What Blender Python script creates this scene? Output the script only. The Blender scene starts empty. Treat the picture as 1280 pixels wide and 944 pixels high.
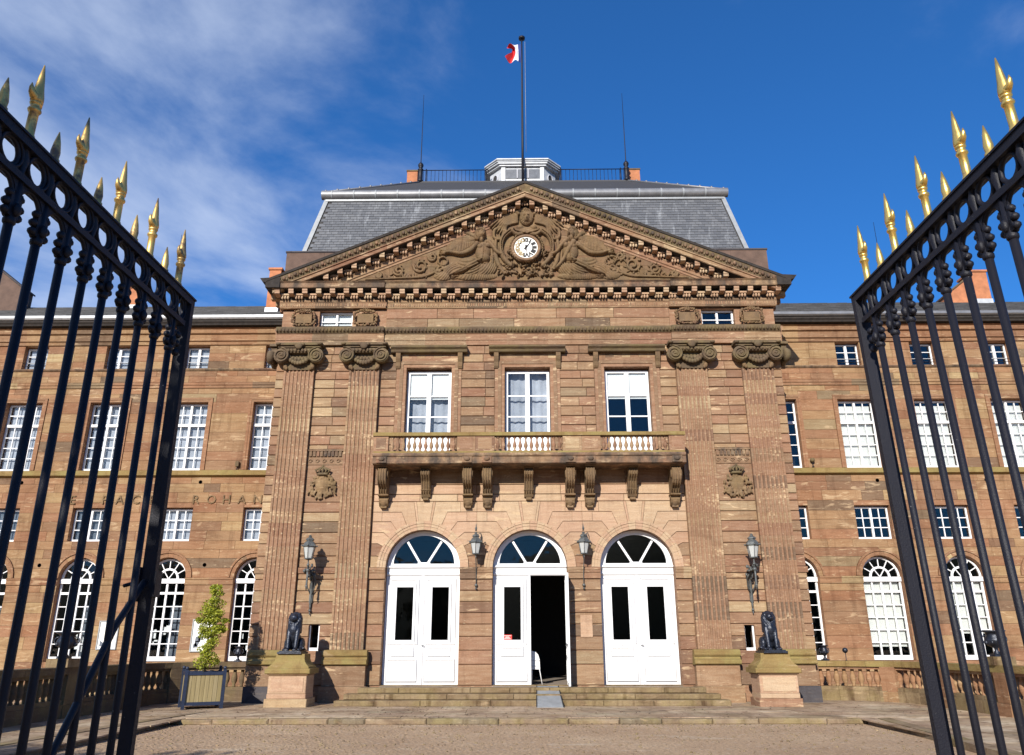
import bpy, math, random
from math import sin, cos, pi, radians, sqrt, atan2
from mathutils import Vector, Matrix

random.seed(7)
S = bpy.context.scene
COL = S.collection

# ------------------------------------------------------------------ camera
cam_d = bpy.data.cameras.new('camera')
cam = bpy.data.objects.new('camera', cam_d); COL.objects.link(cam)
S.camera = cam
YA, PI_, RO = -.0092, .3345, -.002
fw = Vector((sin(YA)*cos(PI_), cos(YA)*cos(PI_), sin(PI_)))
rt = Vector((cos(YA), -sin(YA), 0)); up = rt.cross(fw)
r2 = rt*cos(RO)+up*sin(RO); u2 = -rt*sin(RO)+up*cos(RO)
mw = Matrix((r2, u2, -fw)).transposed().to_4x4()
mw.translation = Vector((-.3312, -25.2, 1.641))
cam.matrix_world = mw
cam_d.sensor_width = 36; cam_d.lens = 960.58/1280*36
cam_d.clip_start = .05; cam_d.clip_end = 3000
S.render.resolution_x = 1024; S.render.resolution_y = 755

# ------------------------------------------------------------------ light
SUN = Vector((-.31, -1, .5)).normalized()
EL = math.asin(SUN.z); AZ = atan2(SUN.x, SUN.y)
w = bpy.data.worlds.new('World'); S.world = w; w.use_nodes = True
nt = w.node_tree; N = nt.nodes; L = nt.links
for n in list(N): N.remove(n)
out = N.new('ShaderNodeOutputWorld'); bg = N.new('ShaderNodeBackground'); bg.inputs[1].default_value = .1
sky = N.new('ShaderNodeTexSky'); sky.sky_type = 'NISHITA'; sky.sun_disc = False
sky.sun_elevation = EL; sky.sun_rotation = AZ % (2*pi)
sky.air_density = 1.0; sky.dust_density = .25; sky.ozone_density = 3.5; sky.altitude = 300
tint = N.new('ShaderNodeMix'); tint.data_type = 'RGBA'; tint.blend_type = 'MULTIPLY'; tint.inputs[0].default_value = 1
tint.inputs[7].default_value = (.28, .85, 1.5, 1)
gm = N.new('ShaderNodeGamma'); gm.inputs[1].default_value = .88
L.new(sky.outputs[0], gm.inputs[0]); mn = N.new('ShaderNodeVectorMath'); mn.operation = 'MINIMUM'; mn.inputs[1].default_value = (4.2, 5.2, 6.2); L.new(gm.outputs[0], mn.inputs[0]); L.new(mn.outputs[0], tint.inputs[6])
tc = N.new('ShaderNodeTexCoord')
# cirrus streaks: noise over the direction of the sky, thick in the west (-x), thin elsewhere
s0 = N.new('ShaderNodeSeparateXYZ'); L.new(tc.outputs['Generated'], s0.inputs[0])
za = N.new('ShaderNodeMath'); za.operation = 'MAXIMUM'; za.inputs[1].default_value = .0; L.new(s0.outputs[2], za.inputs[0])
zb_ = N.new('ShaderNodeMath'); zb_.operation = 'ADD'; zb_.inputs[1].default_value = .12; L.new(za.outputs[0], zb_.inputs[0])
dx = N.new('ShaderNodeMath'); dx.operation = 'DIVIDE'; L.new(s0.outputs[0], dx.inputs[0]); L.new(zb_.outputs[0], dx.inputs[1])
dy = N.new('ShaderNodeMath'); dy.operation = 'DIVIDE'; L.new(s0.outputs[1], dy.inputs[0]); L.new(zb_.outputs[0], dy.inputs[1])
cb = N.new('ShaderNodeCombineXYZ'); L.new(dx.outputs[0], cb.inputs[0]); L.new(dy.outputs[0], cb.inputs[1])
mp = N.new('ShaderNodeMapping'); mp.vector_type = 'TEXTURE'; mp.inputs['Rotation'].default_value = (0, 0, radians(58)); mp.inputs['Scale'].default_value = (1.15, .85, 1); mp.inputs['Location'].default_value = (1.3, .4, .0)
L.new(cb.outputs[0], mp.inputs[0])
nz = N.new('ShaderNodeTexNoise'); nz.inputs['Scale'].default_value = 1.5; nz.inputs['Detail'].default_value = 9; nz.inputs['Roughness'].default_value = .58; nz.inputs['Distortion'].default_value = .25
L.new(mp.outputs[0], nz.inputs['Vector'])
sp = N.new('ShaderNodeSeparateXYZ'); L.new(tc.outputs['Generated'], sp.inputs[0])
mr = N.new('ShaderNodeMapRange'); mr.inputs[1].default_value = .10; mr.inputs[2].default_value = -.42; mr.inputs[3].default_value = -.12; mr.inputs[4].default_value = .13
L.new(sp.outputs[0], mr.inputs[0])
ad = N.new('ShaderNodeMath'); ad.operation = 'ADD'; L.new(nz.outputs[0], ad.inputs[0]); L.new(mr.outputs[0], ad.inputs[1])
cr = N.new('ShaderNodeMapRange'); cr.interpolation_type = 'SMOOTHSTEP'
cr.inputs[1].default_value = .44; cr.inputs[2].default_value = .80; cr.inputs[3].default_value = 0; cr.inputs[4].default_value = .66
L.new(ad.outputs[0], cr.inputs[0])
mx = N.new('ShaderNodeMix'); mx.data_type = 'RGBA'; mx.inputs[7].default_value = (5.2, 6.0, 7.6, 1)
L.new(cr.outputs[0], mx.inputs[0]); L.new(tint.outputs[2], mx.inputs[6]); L.new(mx.outputs[2], bg.inputs[0]); L.new(bg.outputs[0], out.inputs[0])

sl = bpy.data.lights.new('sun', 'SUN'); sl.energy = 5.0; sl.angle = radians(.5); sl.color = (1, .95, .87)
so = bpy.data.objects.new('sun', sl); COL.objects.link(so)
so.rotation_euler = SUN.to_track_quat('Z', 'Y').to_euler(); so.location = (-20, -60, 40)
S.view_settings.view_transform = 'Standard'; S.view_settings.look = 'None'
S.view_settings.exposure = .42; S.view_settings.gamma = 1

# ------------------------------------------------------------------ materials
MATS = {}
def newmat(name):
    m = bpy.data.materials.new(name); m.use_nodes = True
    MATS[name] = m
    return m, m.node_tree, m.node_tree.nodes['Principled BSDF']
def node(nt, typ, **k):
    n = nt.nodes.new(typ)
    for a, b in k.items(): setattr(n, a, b)
    return n
def noise(nt, vec, scale, detail=4, rough=.55, dist=0):
    n = node(nt, 'ShaderNodeTexNoise'); n.inputs['Scale'].default_value = scale; n.inputs['Detail'].default_value = detail
    n.inputs['Roughness'].default_value = rough; n.inputs['Distortion'].default_value = dist
    nt.links.new(vec, n.inputs['Vector']); return n.outputs[0]
def mapping(nt, vec, sc, rot=(0, 0, 0)):
    n = node(nt, 'ShaderNodeMapping'); n.inputs['Scale'].default_value = sc; n.inputs['Rotation'].default_value = rot
    nt.links.new(vec, n.inputs[0]); return n.outputs[0]
def ramp(nt, fac, stops, interp='LINEAR'):
    n = node(nt, 'ShaderNodeValToRGB'); n.color_ramp.interpolation = interp
    e = n.color_ramp.elements
    while len(e) < len(stops): e.new(.5)
    for i, (p, c) in enumerate(stops): e[i].position = p; e[i].color = (*c, 1) if len(c) == 3 else c
    nt.links.new(fac, n.inputs[0]); return n.outputs[0]
def mix(nt, fac, a, b, mode='MIX'):
    n = node(nt, 'ShaderNodeMix', data_type='RGBA', blend_type=mode)
    for sock, v in ((n.inputs[0], fac), (n.inputs[6], a), (n.inputs[7], b)):
        if isinstance(v, (int, float)): sock.default_value = v
        elif isinstance(v, tuple): sock.default_value = (*v, 1) if len(v) == 3 else v
        else: nt.links.new(v, sock)
    return n.outputs[2]
def mathn(nt, op, a, b=0.):
    n = node(nt, 'ShaderNodeMath', operation=op)
    for sock, v in ((n.inputs[0], a), (n.inputs[1], b)):
        if isinstance(v, (int, float)): sock.default_value = v
        else: nt.links.new(v, sock)
    return n.outputs[0]
def bump(nt, bsdf, h, strength=.3, dist=.02):
    b = node(nt, 'ShaderNodeBump'); b.inputs['Strength'].default_value = strength; b.inputs['Distance'].default_value = dist
    nt.links.new(h, b.inputs['Height']); nt.links.new(b.outputs[0], bsdf.inputs['Normal'])

def stone_mat(name, stops, streak=.6, scar=.75, soot=.0, lichen=.0, sat=1.0, grime=.25, gscale=.5):
    """bedded sandstone: one tone per block (face attribute), streaks along the bed, pale scars, old soot and lichen"""
    m, nt, b = newmat(name)
    at = node(nt, 'ShaderNodeAttribute', attribute_name='tint'); geo = node(nt, 'ShaderNodeNewGeometry')
    off = node(nt, 'ShaderNodeCombineXYZ')
    t37 = mathn(nt, 'MULTIPLY', at.outputs['Fac'], 37.); nt.links.new(t37, off.inputs[0]); nt.links.new(mathn(nt, 'MULTIPLY', at.outputs['Fac'], 91.), off.inputs[2])
    va = node(nt, 'ShaderNodeVectorMath', operation='ADD'); nt.links.new(geo.outputs['Position'], va.inputs[0]); nt.links.new(off.outputs[0], va.inputs[1])
    P = va.outputs[0]
    c = ramp(nt, at.outputs['Fac'], stops, 'LINEAR')
    s1 = noise(nt, mapping(nt, P, (.8, .8, 7), (0, radians(4), 0)), 1.6, 6, .6, .4)
    c = mix(nt, mathn(nt, 'MULTIPLY', ramp(nt, s1, [(.38, (0, 0, 0)), (.62, (1, 1, 1))]), streak), c, mix(nt, 1., c, (.72, .58, .50), 'MULTIPLY'))
    s2 = noise(nt, mapping(nt, P, (.75, .75, 3.6), (0, radians(-6), 0)), 2.0, 6, .6, .8)
    c = mix(nt, mathn(nt, 'MULTIPLY', ramp(nt, mathn(nt, 'ADD', s2, mathn(nt, 'MULTIPLY', mathn(nt, 'SUBTRACT', noise(nt, geo.outputs['Position'], .9, 3, .5), .5), .35)), [(.60, (0, 0, 0)), (.67, (1, 1, 1))]), scar), c, (.52, .385, .235))
    s3 = noise(nt, mapping(nt, P, (1.2, 1.2, 5)), 4, 6, .65, .4)
    c = mix(nt, mathn(nt, 'MULTIPLY', ramp(nt, s3, [(.62, (0, 0, 0)), (.68, (1, 1, 1))]), scar*.8), c, (.56, .45, .29))
    g = noise(nt, geo.outputs['Position'], gscale, 6, .6)
    c = mix(nt, mathn(nt, 'MULTIPLY', ramp(nt, g, [(.40, (0, 0, 0)), (.66, (1, 1, 1))]), grime*1.2), c, mix(nt, 1., c, (.58, .52, .49), 'MULTIPLY'))
    rs = noise(nt, mapping(nt, geo.outputs['Position'], (2.4, 2.4, .30)), 1.5, 7, .68)
    c = mix(nt, mathn(nt, 'MULTIPLY', ramp(nt, rs, [(.52, (0, 0, 0)), (.68, (1, 1, 1))]), grime*1.5), c, mix(nt, 1., c, (.48, .42, .39), 'MULTIPLY'))
    if soot:
        k = noise(nt, mapping(nt, geo.outputs['Position'], (1.4, 1.4, .9)), 1.7, 7, .65)
        c = mix(nt, mathn(nt, 'MULTIPLY', ramp(nt, k, [(.36, (1, 1, 1)), (.62, (0, 0, 0))]), soot), c, (.075, .058, .045))
    if lichen:
        k = noise(nt, geo.outputs['Position'], 1.3, 7, .65)
        c = mix(nt, mathn(nt, 'MULTIPLY', ramp(nt, k, [(.44, (0, 0, 0)), (.60, (1, 1, 1))]), lichen), c, (.25, .205, .075))
    wz = noise(nt, mapping(nt, geo.outputs['Position'], (1, 1, 1.5)), .75, 8, .72, .6)
    c = mix(nt, mathn(nt, 'MULTIPLY', ramp(nt, wz, [(.54, (0, 0, 0)), (.64, (1, 1, 1))]), min(.6, grime*1.5)), c, mix(nt, 1., c, (.60, .56, .56), 'MULTIPLY'))
    f = noise(nt, P, 26, 4, .6)
    c = mix(nt, .22, c, ramp(nt, f, [(.3, (.25, .2, .17)), (.7, (.75, .7, .66))]), 'OVERLAY')
    nt.links.new(c, b.inputs['Base Color']); b.inputs['Roughness'].default_value = .9
    b.inputs['Specular IOR Level'].default_value = .2
    h = mathn(nt, 'ADD', mathn(nt, 'MULTIPLY', s2, 1.2), mathn(nt, 'MULTIPLY', f, .45))
    bump(nt, b, h, .5, .03)
    return m
PAL = [(0, (0.331, 0.228, 0.121)), (.16, (0.296, 0.189, 0.101)), (.34, (0.308, 0.173, 0.099)), (.50, (0.262, 0.167, 0.094)), (.66, (0.320, 0.207, 0.113)), (.82, (0.277, 0.148, 0.085)), (.93, (0.199, 0.141, 0.088)), (1, (0.385, 0.281, 0.151))]
WPAL = [(0, (0.340, 0.233, 0.112)), (.18, (0.314, 0.192, 0.096)), (.36, (0.314, 0.164, 0.085)), (.52, (0.266, 0.156, 0.085)), (.68, (0.331, 0.214, 0.105)), (.84, (0.282, 0.138, 0.070)), (.94, (0.194, 0.138, 0.085)), (1, (0.396, 0.298, 0.148))]
def spread(pal, desat, gain, contrast):
    mean = sum(sum(c)/3 for _, c in pal)/len(pal); r = []
    for p, c in pal:
        l = sum(c)/3; k = (mean+(l-mean)*contrast)/l*gain
        r.append((p, tuple((l+(x-l)*(1-desat))*k for x in c)))
    return r
PAL = spread(PAL, .13, 1.06, 1.45); WPAL = spread(WPAL, .08, 1.03, 1.3)
stone_mat('stone', PAL)
stone_mat('stone_pink', [(0, (0.482, 0.339, 0.224)), (.3, (0.436, 0.291, 0.195)), (.6, (0.475, 0.361, 0.235)), (1, (0.398, 0.259, 0.169))], streak=.35, scar=.7, grime=.2)
stone_mat('stone_wing', WPAL, streak=.5, scar=.5, grime=.35)
stone_mat('stone_sooty', PAL, soot=1.0, grime=.5, gscale=1.1)
stone_mat('stone_weathered_shade', [(0, (0.165, 0.120, 0.070)), (.5, (0.128, 0.090, 0.055)), (1, (0.195, 0.143, 0.084))], streak=.3, scar=.2, soot=.55, lichen=.25)  # dark weathered stone; also paints the shade of the left balustrade
stone_mat('stone_relief', [(0, (0.248, 0.167, 0.088)), (.5, (0.211, 0.136, 0.072)), (1, (0.223, 0.118, 0.066))], streak=.3, scar=.25, soot=.5, lichen=.12, grime=.5, gscale=1.3)
stone_mat('stone_lichen', [(0, (0.274, 0.196, 0.078)), (1, (0.238, 0.168, 0.066))], streak=.25, scar=.25, lichen=.75, grime=.3)
stone_mat('stone_step', [(0, (0.259, 0.196, 0.112)), (.5, (0.216, 0.158, 0.092)), (1, (0.288, 0.217, 0.125))], streak=.2, scar=.35, lichen=.28, grime=.8, gscale=1.6)
stone_mat('stone_kerb', [(0, (.24, .185, .12)), (.55, (.29, .22, .145)), (.85, (.20, .165, .11)), (1, (.36, .28, .19))], streak=.2, scar=.5, lichen=.45, grime=.7, gscale=1.4)
stone_mat('stone_dark_plinth', [(0, (.065, .062, .068)), (1, (.09, .085, .09))], streak=.2, scar=.06, grime=.4)
stone_mat('stone_pave', [(0, (.45, .36, .25)), (.3, (.39, .30, .21)), (.6, (.48, .37, .26)), (.85, (.35, .29, .20)), (1, (.62, .52, .38))], streak=.3, scar=.8, lichen=.15, grime=.8, gscale=.8)

def simple(name, col, rough=.5, metal=0., nscale=6, var=.15, bs=.15, spec=.5, bd=.01):
    m, nt, b = newmat(name); geo = node(nt, 'ShaderNodeNewGeometry')
    f = noise(nt, geo.outputs['Position'], nscale, 5, .6)
    c = mix(nt, ramp(nt, f, [(.3, (0, 0, 0)), (.7, (1, 1, 1))]), tuple(x*(1-var) for x in col), tuple(min(1, x*(1+var)) for x in col))
    nt.links.new(c, b.inputs['Base Color']); b.inputs['Roughness'].default_value = rough; b.inputs['Metallic'].default_value = metal
    b.inputs['Specular IOR Level'].default_value = spec
    bump(nt, b, noise(nt, geo.outputs['Position'], nscale*6, 4, .6), bs, bd)
    return m
simple('white_paint', (.74, .735, .73), .45, 0, 3, .03, .05)
_m = MATS['white_paint']; _t = _m.node_tree; _b = _t.nodes['Principled BSDF']; _g = node(_t, 'ShaderNodeNewGeometry'); _s = node(_t, 'ShaderNodeSeparateXYZ'); _t.links.new(_g.outputs['Position'], _s.inputs[0])
_old = _b.inputs['Base Color'].links[0].from_socket
_z = node(_t, 'ShaderNodeMapRange'); _z.inputs[1].default_value = .45; _z.inputs[2].default_value = 1.1; _z.inputs[3].default_value = .38; _z.inputs[4].default_value = .0; _t.links.new(_s.outputs[2], _z.inputs[0])
_n = noise(_t, mapping(_t, _g.outputs['Position'], (3, 3, 1.2)), 3, 7, .7)
_f = mathn(_t, 'ADD', mathn(_t, 'MULTIPLY', _z.outputs[0], _n), ramp(_t, _n, [(.60, (0, 0, 0)), (.80, (.30, .30, .30))]))
_c = mix(_t, _f, _old, (.36, .31, .25)); _t.links.new(_c, _b.inputs['Base Color'])
simple('groove_dirt', (.16, .155, .16), .7, 0, 5, .3, .1)  # grey for the painted shade lines of the door panels
simple('shutter_paint', (.74, .72, .66), .6, 0, 2, .04, .05)
simple('grey_paint', (.42, .42, .45), .55, 0, 3, .08, .05)
simple('iron', (.0095, .0095, .014), .5, .0, 30, .5, .5, .3, .004)
_m = MATS['iron']; _t = _m.node_tree; _b = _t.nodes['Principled BSDF']; _g = node(_t, 'ShaderNodeNewGeometry')
_c = mix(_t, ramp(_t, noise(_t, _g.outputs['Position'], 75, 3, .6), [(.735, (0, 0, 0)), (.76, (1, 1, 1))]), (.0095, .0095, .015), (.26, .25, .24)); _t.links.new(_c, _b.inputs['Base Color'])
simple('grey_iron', (.10, .105, .10), .5, .3, 14, .4, .4)
simple('bronze', (.018, .022, .034), .36, .35, 7, .5, .4, .6, .02)
simple('zinc', (.20, .20, .205), .45, .35, 3, .2, .1)
simple('dark_glazing', (.12, .125, .135), .25, 0, 4, .3, .05)
simple('lead_white', (.46, .47, .48), .5, .1, 5, .2, .1)
simple('black_trim_shade', (.028, .022, .018), .95, 0, 6, .4, .3)  # black of flashing and eaves, also painted shade under the cornices
simple('zinc_white', (.27, .28, .285), .5, .1, 5, .18, .1)
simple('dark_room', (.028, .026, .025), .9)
simple('room_floor', (.30, .24, .19), .7)
simple('brick_orange', (.40, .155, .07), .9, 0, 3, .25, .3)
simple('brick_brown', (.115, .07, .05), .9, 0, 3, .25, .3)
simple('blind', (.80, .79, .76), .9, 0, 2, .03, .02)
simple('curtain', (.40, .41, .45), .9, 0, 1.5, .25, .1)
simple('curtain_dim', (.13, .145, .17), .9, 0, 1.5, .4, .1)
simple('rubber', (.02, .02, .02), .8)
simple('red_print', (.62, .03, .02), .6)
simple('flag_red', (.62, .02, .025), .8); simple('flag_white', (.78, .78, .80), .8); simple('flag_blue', (.012, .03, .16), .8)
simple('clock_face', (.78, .76, .70), .5, 0, 6, .05, .03)
simple('black_mark', (.02, .018, .018), .7)
simple('numeral_glare', (.33, .25, .13), .7, 0, 5, .2, .1)  # pale ochre that paints sun glare over part of the dial
simple('blue_metal', (.016, .024, .05), .45, .1, 12, .25, .15)
simple('soil', (.05, .035, .02), .95)
simple('bark', (.10, .07, .045), .9, 0, 12, .3, .5)
simple('roof_grey', (.062, .060, .062), .8, 0, 1.5, .35, .3)

def mat_gold():
    m, nt, b = newmat('gilding'); geo = node(nt, 'ShaderNodeNewGeometry')
    f = noise(nt, geo.outputs['Position'], 34, 5, .65)
    k = ramp(nt, f, [(.60, (0, 0, 0)), (.70, (1, 1, 1))])
    c = mix(nt, k, (.84, .56, .16), (.24, .17, .09))
    nt.links.new(c, b.inputs['Base Color']); nt.links.new(mathn(nt, 'SUBTRACT', .85, mathn(nt, 'MULTIPLY', k, .5)), b.inputs['Metallic'])
    b.inputs['Roughness'].default_value = .34; bump(nt, b, f, .3, .004)
mat_gold()
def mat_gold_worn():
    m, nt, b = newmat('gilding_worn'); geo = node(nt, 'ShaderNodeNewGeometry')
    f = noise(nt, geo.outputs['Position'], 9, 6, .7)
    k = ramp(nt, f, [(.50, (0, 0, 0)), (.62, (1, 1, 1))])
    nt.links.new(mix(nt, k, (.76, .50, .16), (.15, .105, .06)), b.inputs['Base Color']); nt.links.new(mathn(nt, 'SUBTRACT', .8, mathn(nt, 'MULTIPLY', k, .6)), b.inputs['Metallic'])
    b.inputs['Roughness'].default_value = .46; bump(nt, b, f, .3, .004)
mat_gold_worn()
def mat_glass():
    m, nt, b = newmat('glass'); nt.nodes.remove(b)
    o = nt.nodes['Material Output']; tr = node(nt, 'ShaderNodeBsdfTransparent'); tr.inputs[0].default_value = (.90, .92, .93, 1)
    gl = node(nt, 'ShaderNodeBsdfGlossy'); gl.inputs['Roughness'].default_value = .02; gl.inputs[0].default_value = (.85, .82, .80, 1)
    fr = node(nt, 'ShaderNodeFresnel'); fr.inputs[0].default_value = 1.5
    geo = node(nt, 'ShaderNodeNewGeometry'); bp = node(nt, 'ShaderNodeBump'); bp.inputs['Strength'].default_value = .15; bp.inputs['Distance'].default_value = .02
    nt.links.new(noise(nt, geo.outputs['Position'], 1.8, 2, .5), bp.inputs['Height']); nt.links.new(bp.outputs[0], gl.inputs['Normal'])
    ms = node(nt, 'ShaderNodeMixShader'); nt.links.new(mathn(nt, 'ADD', mathn(nt, 'MULTIPLY', fr.outputs[0], .9), .0), ms.inputs[0])
    nt.links.new(tr.outputs[0], ms.inputs[1]); nt.links.new(gl.outputs[0], ms.inputs[2]); nt.links.new(ms.outputs[0], o.inputs[0])
mat_glass()
def mat_lamp_glass():
    m, nt, b = newmat('frosted_glass'); b.inputs['Base Color'].default_value = (.62, .63, .60, 1); b.inputs['Roughness'].default_value = .25
    b.inputs['Transmission Weight'].default_value = .35
mat_lamp_glass()
def mat_slate():
    m, nt, b = newmat('slate'); at = node(nt, 'ShaderNodeAttribute', attribute_name='tint'); geo = node(nt, 'ShaderNodeNewGeometry')
    c = ramp(nt, at.outputs['Fac'], [(0, (.085, .088, .096)), (.5, (.105, .108, .115)), (1, (.13, .132, .138))])
    n1 = noise(nt, mapping(nt, geo.outputs['Position'], (2.6, 2.6, .35)), 1.5, 6, .65)
    c = mix(nt, mathn(nt, 'MULTIPLY', ramp(nt, n1, [(.56, (0, 0, 0)), (.72, (1, 1, 1))]), .6), c, (.33, .34, .35))
    nt.links.new(c, b.inputs['Base Color']); b.inputs['Roughness'].default_value = .55
    bump(nt, b, noise(nt, geo.outputs['Position'], 30, 3, .6), .3, .005)
mat_slate()
def mat_slate_dark():
    m, nt, b = newmat('slate_dark'); at = node(nt, 'ShaderNodeAttribute', attribute_name='tint'); geo = node(nt, 'ShaderNodeNewGeometry')
    c = ramp(nt, at.outputs['Fac'], [(0, (0.028, 0.027, 0.027)), (.6, (0.040, 0.038, 0.038)), (1, (0.062, 0.060, 0.060))])
    k = noise(nt, geo.outputs['Position'], 2.2, 6, .65)
    c = mix(nt, ramp(nt, k, [(.64, (0, 0, 0)), (.74, (.35, .35, .35))]), c, (.14, .135, .13))
    nt.links.new(c, b.inputs['Base Color']); b.inputs['Roughness'].default_value = .75
mat_slate_dark()
def mat_ground():
    m, nt, b = newmat('gravel_ground'); geo = node(nt, 'ShaderNodeNewGeometry'); P = geo.outputs['Position']
    a = noise(nt, P, 16, 8, .78); k = noise(nt, P, .45, 6, .6); v = node(nt, 'ShaderNodeTexVoronoi'); v.inputs['Scale'].default_value = 13; nt.links.new(P, v.inputs['Vector'])
    c = ramp(nt, k, [(.3, (.36, .24, .145)), (.55, (.43, .30, .185)), (.75, (.52, .385, .25))])
    c = mix(nt, .8, c, ramp(nt, a, [(.32, (.16, .14, .12)), (.68, (.82, .80, .76))]), 'OVERLAY')
    c = mix(nt, mathn(nt, 'MULTIPLY', ramp(nt, v.outputs['Color'], [(.80, (0, 0, 0)), (.95, (1, 1, 1))]), .35), c, (.60, .52, .42))
    k2 = noise(nt, mapping(nt, P, (.35, 1.1, 1)), 1.3, 6, .65)
    c = mix(nt, mathn(nt, 'MULTIPLY', ramp(nt, k2, [(.60, (0, 0, 0)), (.74, (1, 1, 1))]), .55), c, (.62, .52, .37))
    nt.links.new(c, b.inputs['Base Color']); b.inputs['Roughness'].default_value = .95
    bump(nt, b, mathn(nt, 'ADD', a, v.outputs['Distance']), .9, .03)
mat_ground()
def mat_planks():
    m, nt, b = newmat('planter_wood'); at = node(nt, 'ShaderNodeAttribute', attribute_name='tint'); geo = node(nt, 'ShaderNodeNewGeometry')
    c = ramp(nt, at.outputs['Fac'], [(0, (0.223, 0.174, 0.078)), (.5, (0.273, 0.216, 0.104)), (1, (0.248, 0.198, 0.104))])
    n1 = noise(nt, mapping(nt, geo.outputs['Position'], (14, 14, .8)), 2, 5, .6)
    c = mix(nt, .5, c, ramp(nt, n1, [(.3, (.3, .28, .25)), (.7, (.7, .68, .65))]), 'OVERLAY')
    nt.links.new(c, b.inputs['Base Color']); b.inputs['Roughness'].default_value = .8
mat_planks()
def mat_leaf():
    m, nt, b = newmat('leaf'); at = node(nt, 'ShaderNodeAttribute', attribute_name='tint')
    c = ramp(nt, at.outputs['Fac'], [(0, (0.172, 0.212, 0.018)), (.5, (0.316, 0.348, 0.027)), (1, (0.489, 0.472, 0.045))])
    nt.links.new(c, b.inputs['Base Color']); b.inputs['Roughness'].default_value = .5
    o = nt.nodes['Material Output']; tl = node(nt, 'ShaderNodeBsdfTranslucent'); nt.links.new(c, tl.inputs[0])
    ms = node(nt, 'ShaderNodeMixShader'); ms.inputs[0].default_value = .35
    nt.links.new(b.outputs[0], ms.inputs[1]); nt.links.new(tl.outputs[0], ms.inputs[2]); nt.links.new(ms.outputs[0], o.inputs[0])
mat_leaf()
def mat_leaf_dark():
    m, nt, b = newmat('leaf_dark'); at = node(nt, 'ShaderNodeAttribute', attribute_name='tint')
    nt.links.new(ramp(nt, at.outputs['Fac'], [(0, (.02, .035, .012)), (1, (.05, .075, .02))]), b.inputs['Base Color']); b.inputs['Roughness'].default_value = .6
mat_leaf_dark()

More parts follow.
